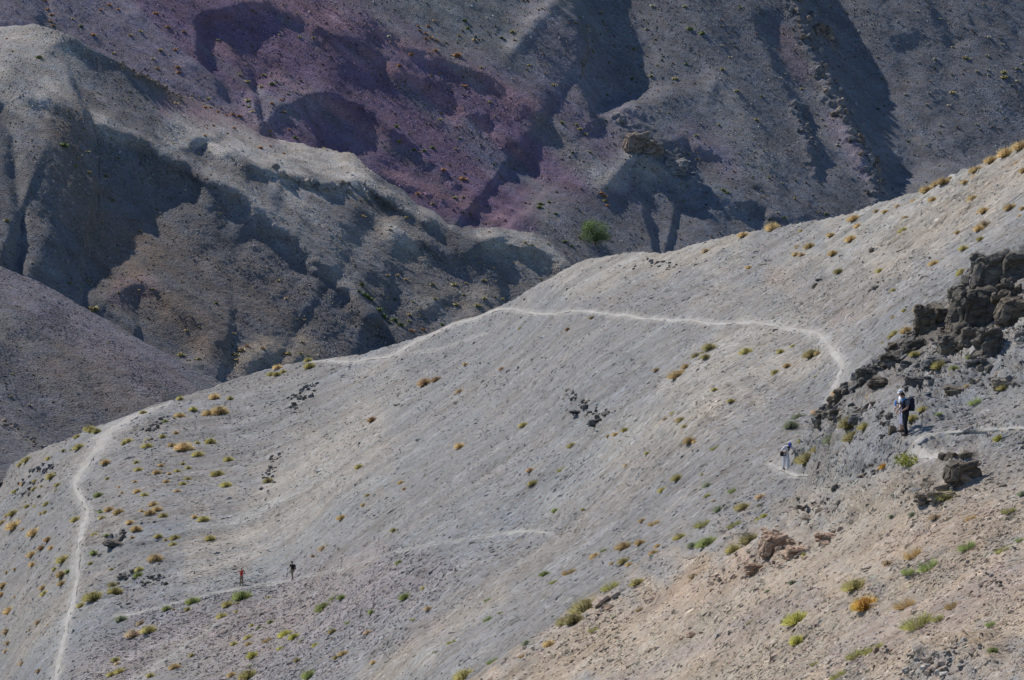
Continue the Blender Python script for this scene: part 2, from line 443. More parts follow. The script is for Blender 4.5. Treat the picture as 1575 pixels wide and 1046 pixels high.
def reliefB(P, u, v):
    st = np.array([.3, 1.4, .3])
    r = .22 * fbm(P, 8, 3, 21) + .10 * fbm(P * st, 1.1, 3, 22) + .07 * ridged(P * np.array([.5, 1.2, .5]), 1.3, 3, 24) * sm(fbm(P, 5, 3, 26) * 1.2 + .5) + .045 * fbm(P, .3, 2, 28)
    rk = 0
    for poly, w in ROCKY_B:
        rk = np.maximum(rk, sm(1.45 - np.abs(sdist(u, v, poly)[0]) / w + .8 * fbm(P, 2.2, 3, 31)))
    r = r + rk * (.38 * ridged(P * np.array([1., 1.5, 1.]), 1.1, 3, 32) + .1)
    big = .22 * fbm(P, 8, 3, 21)
    return big + (r - big) * (1 - .92 * trail_mask(u, v, (FOREP, STAND), 1.3))
layersB = [(TAN, .95, 120, [(1650,900),(1300,960),(1000,1040)]), (TAN, .9, 75, [(1650,780),(1400,800),(1250,860),(1080,930),(900,1000),(760,1080)]), (WARM, .6, 60, [(1575,740),(1400,745),(1260,800)]),
  (RUST, .25, 22, [(1180,850),(1100,890),(1010,930)]), (RUST, .18, 40, [(1500,800),(1380,830)]), (BLUEG, .5, 40, [(1575,690),(1400,690),(1250,720),(1150,780)]), (LILAC, .22, 26, [(1600,860),(1450,940),(1300,1010)]),
  (LILAC, .2, 16, [(1250,920),(1050,1010),(950,1046)]), (DARKG, .6, 36, [(1575,440),(1440,510),(1330,610),(1260,660)]), (CRAG, .95, 22, [(1590,412),(1540,415),(1510,450),(1490,475)]), (CRAG, .9, 15, [(1440,490),(1435,510),(1462,528),(1525,520)]), (CRAG, .7, 12, [(1420,528),(1380,556),(1335,592),(1290,628),(1262,658)]), (WARM, .4, 24, [(1500,480),(1450,505)]), (PALE, .5, 26, [(1575,490),(1480,540)]), (BLUEG, .5, 30, [(1575,600),(1430,650)])]
usB = axis(480, 560, 1615, 2450, 520, 26)
_fB = tps(ctrlB, .0006)
def mixB(u, v):                                   # 1 where the spur still lies in the big slope
    return (1 - sm((v - edgeB(u)) / 80)) * (1 - sm((u - 1140) / 70))
def dB(u, v):
    m = mixB(u, v)
    a = carve(u, v, _fA(u, v), strokesA, fbm(np.stack([u, v, 0 * u], -1), 45, 4, 5)) - .05
    return _fB(u, v) * (1 - m) + a * m
def reliefBA(P, u, v):
    m = mixB(u, v)
    return reliefB(P, u, v) * (1 - m) + reliefA(P, u, v) * m
B = make_sheet('foreground_slope', dB, edgeB, lambda u: np.full(np.shape(u), 1250.) + 0 * u, usB, 330, strokesB, reliefBA, layersB, (.212, .205, .197), mat_fore, back=(34, 12), lam=.0006, trails=(FOREP, STAND), streak=True)

# ---- F1: the far mountainside, purple and grey spurs
def dF1(u, v):
    return 588 + .105 * u + .30 * (400 - v) + .00009 * np.maximum(v - 100, 0) * np.maximum(900 - u, 0) * .5
strokesF1 = [
  ('scarp', 6, 26, [(372,185),(335,150),(310,95),(303,45),(300,20)]),
  ('face', 10, 34, [(290,60),(303,40),(325,20),(385,9),(430,17),(470,34),(525,57),(575,84),(625,117),(692,144),(760,190),(840,260),(900,330)]),
  ('edge', 4.5, 20, [(385,222),(425,172),(470,146),(510,146),(560,160),(620,205),(700,270),(790,330)]),
  ('face', 9, 40, [(425,172),(470,146),(510,146),(560,160),(620,205),(700,270),(790,330)]),
  ('edge', 3, 20, [(540,20),(640,70),(700,95),(756,125),(800,155),(850,190),(905,240),(935,285)]),
  ('face', 8, 45, [(540,22),(640,72),(700,97),(756,126),(800,156),(850,191),(905,241),(935,286)]),
  ('edge', 3.5, 16, [(780,90),(806,52),(843,18),(870,-10)]), ('face', 4, 22, [(780,90),(806,52),(843,18),(870,-10)][::-1]),
  ('rib', 3, (40, 26), [(800,-60),(850,0),(888,40),(898,100),(900,150)]),
  ('scarp', 16, 44, [(915,190),(903,150),(892,118),(896,80),(890,45),(886,-10),(880,-70)]), ('face', 6, 44, [(880,20),(925,42),(960,72),(1000,122),(1040,172),(1090,225),(1150,280)]),
  ('edge', 3, 16, [(925,290),(948,262),(972,243)]), ('edge', 4.5, 18, [(976,240),(1010,252),(1050,275),(1120,300),(1200,335)]), ('face', 9, 40, [(918,310),(930,286),(950,260),(976,240),(1010,252),(1050,275),(1120,300),(1200,335),(1260,370)]),
  ('scarp', 3.5, 18, [(935,170),(960,205),(1000,235)]), ('edge', 2.5, 14, [(1010,220),(1060,212),(1110,240),(1160,280),(1230,330)]), ('face', 6, 36, [(1010,222),(1060,214),(1110,242),(1160,282),(1230,332)]),
  ('edge', 5, 13, [(1205,-60),(1222,0),(1240,50),(1262,110),(1285,150),(1302,190),(1318,225),(1338,262),(1350,310)]),
  ('scarp', 15, 50, [(1362,330),(1340,264),(1320,226),(1304,190),(1288,150),(1265,110),(1243,50),(1225,0),(1200,-100)]),
  ('scarp', 3.5, 18, [(1262,290),(1245,232),(1226,170),(1202,125),(1172,62),(1155,20)]), ('edge', 2.5, 18, [(1150,20),(1172,60),(1202,124),(1226,167),(1245,230)]),
  ('rib', 3, 30, [(1300,-60),(1335,10),(1370,85),(1405,150),(1445,212),(1480,270)]), ('scarp', 3, 16, [(1460,90),(1432,30),(1405,-30)]),
  ('edge', 2.5, 40, [(1060,-40),(1090,60),(1140,160),(1180,260)]), ('face', 3, 40, [(1180,260),(1140,160),(1090,60),(1060,-40)]), ('rib', -2.5, 30, [(950,-20),(1010,100),(1080,200)]),
  ('rib', -3, 14, [(50,-40),(72,20),(80,50)]), ('face', 4, 26, [(540,250),(620,280),(700,315),(800,350),(860,365)]), ('edge', 2, 14, [(540,250),(620,278),(700,312),(800,346)]), ('face', 4, 26, [(620,175),(720,250),(800,300),(880,345)])]
_e = np.array([.62, -.42, -.66]); _e /= np.linalg.norm(_e)
FALL = np.eye(3) - .6 * np.outer(_e, _e)          # squeezes noise along the fall line of the far slopes
FALL6 = np.eye(3) - .86 * np.outer(_e, _e)
_e2 = np.array([.40, -.48, -.78]); _e2 /= np.linalg.norm(_e2)
FALLR = np.eye(3) - .86 * np.outer(_e2, _e2)
def reliefF(P, u, v):
    r = .4 * fbm(P @ FALL.T, 26, 3, 41) + .16 * fbm(P @ FALL.T, 6, 3, 42) + .09 * fbm(P @ FALL.T, 2.6, 3, 44) + .08 * fbm(P, .8, 2, 45) + .14 * fbm(P @ FALL6.T, 2.2, 3, 48)
    Q = P + 2.2 * np.stack([fbm(P, 18, 2, 61), fbm(P, 18, 2, 62), fbm(P, 18, 2, 63)], -1)
    bl = sm((u - 820) / 350)
    rill = (1 - bl) * ridged(Q @ FALL6.T, 8.5, 3, 51) + bl * ridged(Q @ FALLR.T, 8.5, 3, 52)
    rill = rill + .34 * ((1 - bl) * ridged(Q @ FALL6.T, 3.1, 2, 56) + bl * ridged(Q @ FALLR.T, 3.1, 2, 57))
    r = r + 1.05 * ((1 - bl) * ridged(Q @ FALL6.T, 19, 2, 58) + bl * ridged(Q @ FALLR.T, 19, 2, 59))
    r = r + .6 * rill * sm(.55 + .8 * fbm(P, 40, 2, 53))
    rk = 0
    for poly, w in (([(1222,0),(1240,50),(1262,110),(1285,150),(1302,190),(1318,225),(1338,262),(1350,310)], 14), ([(1226,167),(1245,230),(1250,260)], 9), ([(1250,20),(1275,60)], 14),
                    ([(955,180),(1000,225)], 20), ([(1040,240),(1050,275)], 12)):
        rk = np.maximum(rk, sm(1.5 - np.abs(sdist(u, v, poly)[0]) / w + .8 * fbm(P, 6, 3, 46)))
    return r + rk * 1.2 * ridged(P, 4.5, 3, 47)
layersF1 = [(LILAC, .85, 170, [(150,-20),(250,70),(330,160)]), (PURP, .95, 64, [(320,30),(430,90),(540,130),(640,200),(740,250),(790,285)]), (PURP, .8, 46, [(250,-10),(330,40),(400,110)]), (PURP, .9, 72, [(380,0),(560,50),(680,110),(770,180),(880,270)]),
  (PINK, .7, 18, [(380,-5),(480,20),(600,62),(700,105),(760,130),(830,178),(890,230)]), (PINK, .6, 20, [(280,170),(380,205),(440,220)]), (PURP, .9, 34, [(470,200),(560,262),(700,318),(800,345)]),
  (PINK, .6, 10, [(590,268),(700,312),(770,340)]), (PINK, .7, 9, [(560,80),(640,130),(720,180),(800,240)]), (PINK, .6, 8, [(330,70),(430,120),(520,170),(600,225)]), (PINK, .6, 8, [(480,60),(570,105),(660,160),(740,220)]), (LILAC, .7, 10, [(620,140),(700,205),(790,290)]), (FGREY, .7, 46, [(850,320),(930,350)]), (LILAC, .6, 22, [(400,192),(440,160),(480,150)]), (BLUE, .5, 14, [(722,195),(760,240),(800,272)]),
  (FGREEN, .8, 24, [(840,195),(890,240),(920,280)]), (FGREEN, .85, 70, [(620,-20),(720,30),(790,50)]), (FGREY, .9, 90, [(900,0),(1000,100),(1100,150)]), (LILAC, .45, 45, [(830,50),(870,130),(930,190)]),
  (FPALE, .5, 22, [(930,280),(975,245),(1000,262)]), (FPALE, .3, 16, [(786,68),(843,18),(870,12)]), (LILAC, .6, 26, [(1060,215),(1110,250)]), (BLUE, .3, 26, [(1060,280),(1110,310)]), (FPALE, .22, 26, [(1100,120),(1130,190),(1170,250)]),
  (PINK, .35, 14, [(1205,50),(1230,110)]), (LILAC, .7, 13, [(1280,185),(1310,230),(1330,270)]), (BROWN, .6, 14, [(1262,50),(1275,65)])]
usF1 = axis(-700, -50, 1625, 2300, 800, 30)
vtF1 = lambda u: np.full(np.shape(u), -60.) 
F1 = make_sheet('far_mountainside', dF1, vtF1, lambda u: np.clip(skyA(u) + 60, 120, 470), usF1, 290, strokesF1, reliefF, layersF1, FGREY, mat_far, back=None, dwob=1.5, soft=.84, blur=True)

# ---- F2: the left hill with its pale mounds
topF2 = curve([(-700, 70), (-200, 55), (0, 43), (50, 40), (90, 51), (110, 58), (140, 75), (185, 97), (235, 128), (280, 152), (330, 174), (400, 212), (440, 222), (470, 226), (520, 236), (545, 241), (565, 256), (585, 272), (602, 281), (625, 290), (645, 311), (672, 322), (690, 341), (712, 349),
               (740, 347), (765, 350), (800, 358), (822, 359), (850, 371), (885, 398), (900, 425), (1000, 520)])
def dF2(u, v):
    d = 512 + .105 * u + .255 * (560 - v)
    vt = topF2(u)
    near = np.clip((v - vt) / (55. - 33 * sm((u - 530) / 80)), 0, 1)
    j = sm((u - 180) / 140) * (1 - .85 * sm((u - 500) / 90))                                  # where this hill runs into the far side
    d = d + j * (dF1(u, vt) - 1.0 - (512 + .105 * u + .255 * (560 - vt))) * (1 - near) ** 1.5
    d = d + (1 - sm((u + 20) / 140)) * 26 * np.exp(-np.maximum(v - vt, 0) / 45.)     # rounded top: flatter ground
    return d
strokesF2 = [
  ('face', 8, 34, [(50,130),(66,85),(82,62),(100,56),(140,75),(185,97),(235,128),(285,165),(330,190),(400,240)]),
  ('edge', 7.5, 26, [(10,110),(50,150),(95,155),(150,187),(215,217),(300,260),(370,302),(450,362),(540,452),(620,530)]),
  ('face', 19, 120, [(60,150),(100,160),(150,189),(215,219),(300,262),(370,304),(450,364),(540,454),(640,550),(700,600)], .28),
  ('rib', -3, 10, [(0,170),(18,215),(27,280),(31,340),(24,430)]), ('rib', 2, 30, [(80,190),(70,290),(60,400)]),
  ('edge', 3.5, 24, [(150,470),(185,446),(218,438),(262,468),(330,525)]), ('face', 5, 34, [(170,455),(205,440),(240,448),(280,480),(340,530)]),
  ('rib', 2, 9, [(284,230),(308,213),(352,209)]), ('scarp', 2.5, 12, [(290,226),(312,213),(352,210)]), ('rib', 2, 9, [(345,240),(370,226),(400,232)]),
  ('rib', 3, 13, [(395,265),(430,243),(480,238),(530,250),(566,274)]), ('scarp', 5, 20, [(425,262),(470,270),(500,285),(560,280),(585,300),(625,330)]), ('face', 5, 34, [(560,276),(600,300),(650,340),(720,400),(780,450)]),
  ('edge', 3, 20, [(575,330),(615,360),(650,372),(690,395)]), ('face', 4, 30, [(600,362),(650,374),(700,400),(760,450)]), ('rib', 3.5, 18, [(735,372),(775,362),(820,376),(875,412)]), ('face', 4, 24, [(740,374),(775,364),(820,378),(880,420)]),
  ('edge', 3, 18, [(640,478),(690,455),(740,462)]), ('face', 4, 22, [(600,430),(640,452),(690,500)]),
  ('face', 3, 40, [(310,425),(350,408),(400,425),(450,470),(500,520)]), ('rib', 2.5, 18, [(380,560),(410,540),(450,548)]),
  ('rib', 2.5, 9, [(330,232),(360,245),(380,262)]), ('scarp', 2.5, 10, [(372,262),(400,258),(430,275)]), ('rib', 2, 10, [(600,300),(630,322),(655,345)]), ('rib', 3, 12, [(660,330),(700,360),(720,385)]),
  ('rib', 1.5, 12, [(400,290),(450,325),(500,365),(560,420)])]
layersF2 = [(FPALE, .75, 70, [(-100,80),(0,90),(70,70),(60,110)]), (FPALE, .45, 26, [(40,150),(95,160),(150,190)]), (FGREY, .5, 50, [(180,110),(260,170),(330,210)]), (BROWN, .75, 36, [(100,190),(110,280),(160,370),(230,450),(320,520)]),
  (BROWN, .4, 40, [(240,380),(330,440),(420,480)]), (PINK, .3, 20, [(190,452),(225,440)]), (PINK, .6, 22, [(270,172),(340,200),(410,222)]), (BROWN, .7, 8, [(180,98),(235,130),(275,155)]), (FPALE, .85, 24, [(270,212),(330,218),(420,245),(500,245),(560,270)]), (FPALE, .55, 22, [(430,270),(470,290),(520,300)]),
  (FPALE, .3, 40, [(330,270),(440,330),(540,380)]), (WARM, .5, 26, [(600,350),(640,400)]), (FPALE, .7, 18, [(750,362),(800,370),(850,395)]), (WARM, .45, 22, [(760,380),(840,410),(800,440)]), (WARM, .4, 26, [(660,455),(720,465),(760,470)]), (FPALE, .5, 12, [(570,280),(630,318),(690,345)]), (FPALE, .6, 12, [(604,358),(635,372)]), (FPALE, .5, 14, [(395,262),(440,300),(470,335)]), (FPALE, .4, 10, [(150,187),(215,217),(300,260),(370,302),(450,362),(540,452)]),
  (TAN, .7, 24, [(370,560),(410,545),(460,555)]), (BLUEG, .3, 60, [(40,250),(50,360)])]
usF2 = axis(-700, -50, 1000, 1060, 480, 26)
F2 = make_sheet('left_hill', dF2, topF2, lambda u: np.maximum(skyA(np.minimum(u, 930)) + 25, topF2(u) + 30), usF2, 290, strokesF2, reliefF, layersF2, (.148, .142, .143), mat_far, back=(70, 10), dwob=1.0, soft=.95, blur=True)

# ---- F3: the nearer dark spur at the left edge
topF3 = curve([(-700, 150), (-200, 330), (0, 413), (60, 438), (140, 483), (230, 530), (345, 591), (420, 650), (520, 740)])
dF3 = lambda u, v: 472 + .07 * u - .27 * (v - 413) + 12 * np.exp(-np.maximum(v - topF3(u), 0) / 25.)
strokesF3 = [('rib', -6, 24, [(-20,500),(20,560),(60,620),(110,680)]), ('rib', 4, 30, [(60,470),(130,560),(200,640)]), ('rib', -3, 16, [(100,500),(140,580),(175,640)]), ('step', -16, 10, [(-120,600),(-20,638),(22,655),(62,690),(110,740)])]
layersF3 = [(BROWN, .4, 50, [(120,560),(200,600),(260,640)]), (LILAC, .35, 40, [(20,430),(140,500),(260,570)]), (WARM, .5, 14, [(-10,650),(20,662),(60,695)])]
F3 = make_sheet('near_left_spur', dF3, topF3, lambda u: np.maximum(skyA(u) + 25, topF3(u) + 20), axis(-700, -50, 480, 520, 260, 24), 170, strokesF3, reliefF, layersF3, (.132, .129, .135), mat_far, back=(50, 10), dwob=1.5, soft=.6, blur=True)

# ================================================================== objects
RNG = np.random.default_rng(7)
random.seed(7)
def nearest_sheet(u, v):
    if u > 560 and v >= edgeB(u) + 1: return B
    if v >= skyA(u) - 6: return A
    if u < 480 and v >= topF3(u): return F3
    if u < 900 and v >= topF2(u): return F2
    return F1
def spot(u, v, S=None):
    S = S or nearest_sheet(u, v)
    v = max(v, float(np.interp(u, S.us, S.t0)) + .5)
    p = samp(S, u, v); n = samp(S, u, v, 'n')
    return Vector(p), Vector(n / np.linalg.norm(n)), S
def px(p, k=1.0):
    """metres per photograph pixel at a point"""
    return (p.y * cp - p.z * sp) / F * k

# ------------------------------------------------------------------ the trails
mat_trail = ground_mat('trodden_dust', .12, .5, .3, var=.10, speck=.2, bdist=.05)
def trail(name, pts, S, lift=.03, col=DUST):
    P = np.array(pts, float)
    L = np.r_[0, np.cumsum(np.hypot(*(P[1:, :2] - P[:-1, :2]).T))]
    n = int(L[-1] / 2.2)
    t = np.linspace(0, L[-1], n)
    k = np.ones(9) / 9
    uvw = np.stack([np.interp(t, L, P[:, i]) for i in range(3)], -1)
    pad = np.pad(uvw, ((4, 4), (0, 0)), 'reflect', reflect_type='odd')
    uvw = np.stack([np.convolve(pad[:, i], k, 'valid') for i in range(3)], -1)
    T = np.gradient(uvw[:, :2], axis=0); T /= np.linalg.norm(T, axis=1, keepdims=True)
    Nn = np.stack([-T[:, 1], T[:, 0]], -1)
    q = np.stack([t, 0 * t, 0 * t], -1)
    cols = []
    offs = (-.55, -.38, -.2, 0, .2, .38, .55)
    for i, o in enumerate(offs):
        wv = uvw[:, 2] * .76 * (1 + .5 * fbm(q + 31 * i, 16, 3, 50 + i) + .5 * fbm(q + 7 * i, 4, 2, 60 + i))
        e = uvw[:, :2] + Nn * (wv * o)[:, None] + (Nn * (.8 * fbm(q, 30, 2, 71))[:, None])
        vv = np.maximum(e[:, 1], np.interp(e[:, 0], S.us, S.t0) + .4)
        p = samp(S, e[:, 0], vv); nn = samp(S, e[:, 0], vv, 'n')
        h = lift if abs(o) < .5 else -.05
        cols.append(p + nn * (h + .02 * fbm(p, .5, 2, 80))[:, None])
    V = np.stack(cols, 1)
    kk = np.clip((uvw[:, 2] - 2.2) / 2.4, 0, .75)[:, None, None] if col is FAINTD else 1
    C = (np.array(col) * (1 - kk) + np.array(DUST) * kk if col is FAINTD else np.broadcast_to(np.array(col), V.shape)) * np.ones(V.shape) * (1 + .10 * fbm(V, 1.2, 3, 91))[..., None]
    return add(name, grid_mesh(name, V, C), mat_trail, kind='structure')
FAINTD = (.235, .228, .216)
trail('trail', TRAIL, A); trail('ridge_trail', RIDGE, A); trail('lower_path', LOWER, A, .02, FAINTD); trail('side_path', FAINT, A, .02, FAINTD)
trail('side_track', [(345,962,2),(320,978,4),(300,990,5),(260,1015,7),(215,1046,8),(190,1066,8)], A, .03, (.268, .256, .236))
trail('foreground_path', FOREP, B, .06, (.335, .318, .292)); trail('dusty_path', STAND, B, .045, (.30, .287, .265))

# ------------------------------------------------------------------ loose stones, far too many to count
OCT_V = np.array([[1,.2,-.35],[-.2,1,-.35],[-1,-.2,-.35],[.2,-1,-.35],[.25,0,1]], float)
OCT_T = np.array([[0,1,4],[1,2,4],[2,3,4],[3,0,4]])
def stones(name, S, u, v, size_px, mat, tint, cvar=.35, white=.04, dark=.12, flat=.62, elong=.5):
    n = len(u)
    P = samp(S, u, v); Nn = samp(S, u, v, 'n'); C = samp(S, u, v, 'C')
    s = size_px * (P[:, 1] * cp - P[:, 2] * sp) / F * .5
    V = OCT_V[None] * RNG.uniform(.62, 1.25, (n, 5, 1)) + RNG.normal(0, .16, (n, 5, 3))
    V[:, :, 2] *= flat
    V[:, 4, :2] += RNG.uniform(-.45, .45, (n, 2))
    lay = RNG.uniform(0, 1, n) < elong
    a = np.where(lay, np.pi / 2 + RNG.normal(0, .25, n), RNG.uniform(0, 2 * np.pi, n)); ca, sa = np.cos(a), np.sin(a)
    V[:, :, 0] *= np.where(lay, RNG.uniform(1.3, 2.8, n), RNG.uniform(.9, 1.6, n))[:, None]
    x = V[:, :, 0] * ca[:, None] - V[:, :, 1] * sa[:, None]; y = V[:, :, 0] * sa[:, None] + V[:, :, 1] * ca[:, None]
    # lay the stone on the slope: local frame
    z = V[:, :, 2]
    e1 = np.cross(Nn, [0, 0, 1.]); e1 /= np.linalg.norm(e1, axis=1, keepdims=True) + 1e-9
    e2 = np.cross(Nn, e1)
    W = P[:, None] + s[:, None, None] * (x[..., None] * e1[:, None] + y[..., None] * e2[:, None] + (z + .12)[..., None] * Nn[:, None])
    r = RNG.uniform(0, 1, n)
    f = np.clip(RNG.normal(1.0, cvar, n), .45, 1.7)
    f = np.where(r < white, RNG.uniform(1.6, 2.3, n), f); f = np.where(r > 1 - dark, RNG.uniform(.35, .6, n), f)
    cc = np.clip(C * np.array(tint) * f[:, None] * RNG.normal(1, .05, (n, 3)), .01, .75)
    T = (OCT_T[None] + 5 * np.arange(n)[:, None, None]).reshape(-1, 3)
    me = tri_mesh(name, W.reshape(-1, 3), T, cc.repeat(5, 0))
    return add(name, me, mat, kind='stuff')
mat_stone, _nt, _b = new_mat('stone')
_c = N(_nt, 'ShaderNodeVertexColor', layer_name='Col'); _nt.links.new(_c.outputs[0], _b.inputs['Base Color'])

def scatter(n, ok, box, dens=None, seed=1):
    r = np.random.default_rng(seed)
    U, Vv = [], []; got = 0
    while got < n:
        u = r.uniform(box[0], box[1], 40000); v = r.uniform(box[2], box[3], 40000)
        k = ok(u, v)
        if dens is not None: k &= r.uniform(0, 1, len(u)) < dens(u, v)
        U.append(u[k]); Vv.append(v[k]); got += k.sum()
    return np.concatenate(U)[:n], np.concatenate(Vv)[:n]
def patchy(seed, sc=60, lo=.25):
    return lambda u, v: np.clip(.55 + .9 * fbm(np.stack([u * .8 + v * .6, (v * .8 - u * .6) * 2.2, 0 * u], -1), sc, 3, seed), lo, 1)
okA = lambda u, v: (v > skyA(u) + 1) & (v < edgeB(u) + 4) & (trail_mask(u, v, (TRAIL, RIDGE, LOWER), 1.1) < .4)
okB = lambda u, v: (v > edgeB(u) + 1) & (trail_mask(u, v, (FOREP, STAND), 1.1) < .4)
u, v = scatter(52000, okA, (-40, 1615, 210, 1085), patchy(3), 11)
stones('scree_stones', A, u, v, np.clip(RNG.lognormal(.6, .45, len(u)), .9, 7), mat_stone, (1, 1, 1), cvar=.4, white=.07, dark=.15)
def gravel(u, v):
    d = np.minimum(np.abs(sdist(u, v, [(120, 1080), (230, 985), (400, 950), (500, 920)])[0]) / 55, np.abs(sdist(u, v, [(330, 1060), (480, 990), (640, 900)])[0]) / 60)
    return sm(1.35 - d + .5 * fbm(np.stack([u, v, 0 * u], -1), 40, 3, 19))
u, v = scatter(13000, lambda u, v: okA(u, v) & (gravel(u, v) > np.random.default_rng(99).uniform(0, 1, len(u))), (60, 760, 840, 1085), None, 12)
stones('gravel_patch', A, u, v, np.clip(RNG.lognormal(.95, .38, len(u)), 1.2, 7), mat_stone, (1.02, .96, .95), cvar=.45, white=.10, dark=.25)
u, v = scatter(38000, okB, (600, 1640, 380, 1140), patchy(5), 13)
stones('foreground_stones', B, u, v, np.clip(RNG.lognormal(1.0, .5, len(u)), 1.3, 10), mat_stone, (1.02, 1, .98), cvar=.32, white=.05, dark=.14)

okF = lambda S, lo: (lambda u, v: (v < skyA(u) + 3) & lo(u, v))
inF3 = lambda u, v: (u < 480) & (v > topF3(u)); inF2 = lambda u, v: (u < 895) & (v > topF2(u)) & ~inF3(u, v)
for S_, n_, ok_, nm_ in ((F1, 15000, lambda u, v: ~inF2(u, v) & ~inF3(u, v), 'far_stones'), (F2, 11000, inF2, 'far_hill_stones'), (F3, 4000, inF3, 'spur_stones')):
    u, v = scatter(n_, okF(S_, ok_), (-40, 1615, -30, 700), patchy(8, 90, .15), 14)
    stones(nm_, S_, u, v, np.clip(RNG.lognormal(.7, .33, len(u)), 1.0, 4.5), mat_stone, (1.1, 1.08, 1.05), cvar=.3, white=.05, dark=.1, flat=.8)

# ------------------------------------------------------------------ rocks
def hull_rock(seed, sx=1, sy=1, sz=1, n=15, blocky=.5):
    r = random.Random(seed)
    bm = bmesh.new()
    for _ in range(n):
        d = Vector((r.gauss(0, 1), r.gauss(0, 1), r.gauss(0, 1))).normalized()
        m = max(abs(d.x), abs(d.y), abs(d.z))
        d = d * ((1 - blocky) + blocky / m * .85) * r.uniform(.85, 1.1)
        bm.verts.new((d.x * sx * .5, d.y * sy * .5, d.z * sz * .5))
    res = bmesh.ops.convex_hull(bm, input=bm.verts)
    bmesh.ops.delete(bm, geom=[g for g in res['geom_interior'] if isinstance(g, bmesh.types.BMVert)], context='VERTS')
    me = bpy.data.meshes.new('rock'); bm.to_mesh(me); bm.free()
    me.materials.append(None)
    return me
ROCKS = [hull_rock(100 + i, n=14 + i % 6) for i in range(10)]
SLABS = [hull_rock(200 + i, 1.0, 1.0, .45, n=16, blocky=.85) for i in range(6)]
def block_rock(seed):
    r = random.Random(seed); bm = bmesh.new()
    for x in (-1, 1):
        for y in (-1, 1):
            for z in (-1, 1):
                for _ in range(1 if r.random() < .45 else 2):
                    bm.verts.new((x * .5 * r.uniform(.35, 1.1), y * .5 * r.uniform(.35, 1.1), z * .5 * r.uniform(.4, 1.1)))
    bm.verts.new((r.uniform(-.3, .3), r.uniform(-.3, .3), .55))
    res = bmesh.ops.convex_hull(bm, input=bm.verts)
    bmesh.ops.delete(bm, geom=[g for g in res['geom_interior'] if isinstance(g, bmesh.types.BMVert)], context='VERTS')
    bmesh.ops.dissolve_limit(bm, angle_limit=.12, verts=bm.verts, edges=bm.edges)
    me = bpy.data.meshes.new('rock'); bm.to_mesh(me); bm.free(); me.materials.append(None)
    return me
BLOCKS = [block_rock(240 + i) for i in range(12)]
def crag_mesh(seed, cells=46, squash=.42):
    """weathered bedrock: one body split into bedded, jointed faces with recessed cracks"""
    r = np.random.default_rng(seed)
    nu, nv = 56, 34
    a = np.linspace(0, 2 * np.pi, nu, endpoint=False); b = np.linspace(-.5 * np.pi, .5 * np.pi, nv)
    aa, bb = np.meshgrid(a, b)
    pw = lambda x, e: np.sign(x) * np.abs(x) ** e
    X = np.stack([pw(np.cos(bb), .34) * pw(np.cos(aa), .5), pw(np.cos(bb), .34) * pw(np.sin(aa), .5), pw(np.sin(bb), .5)], -1) * .5
    X = X * (1 + .16 * fbm(X * 3 + seed, 1.0, 3, seed))[..., None]
    S_ = r.uniform(-.55, .55, (cells, 3)); off = r.uniform(-.30, .12, cells)
    t = .35; Rm = np.array([[math.cos(t), 0, math.sin(t)], [0, 1, 0], [-math.sin(t), 0, math.cos(t)]])
    Q = (X @ Rm.T) * np.array([1, 1, 1 / squash]); SS = (S_ @ Rm.T) * np.array([1, 1, 1 / squash])
    D = np.linalg.norm(Q.reshape(-1, 1, 3) - SS[None], axis=-1)
    o = np.argsort(D, 1)[:, :2]; d1 = np.take_along_axis(D, o[:, :1], 1)[:, 0]; d2 = np.take_along_axis(D, o[:, 1:2], 1)[:, 0]
    k = off[o[:, 0]] - .10 * np.exp(-((d2 - d1) / .05) ** 2)
    V = X.reshape(-1, 3) * (1 + k[:, None] * np.array([1, 1, .6]))
    T = []
    for j in range(nv - 1):
        for i in range(nu):
            p0, p1 = j * nu + i, j * nu + (i + 1) % nu
            T.append((p0, p1, p1 + nu)); T.append((p0, p1 + nu, p0 + nu))
    me = tri_mesh('rock', V, T); me.materials.append(None)
    return me
CRAGS = [crag_mesh(820 + i) for i in range(6)]
def crags(lst, yaw=.5, grow=1.0, flat=1.0, sink=.34):
    return [(u_, v_, w_ * grow, h_ * grow * flat, k_, CRAGS[i % 6], (0, .12, 0), max(w_, h_) * .9, sink, 0, yaw) for i, (u_, v_, w_, h_, k_) in enumerate(lst)]
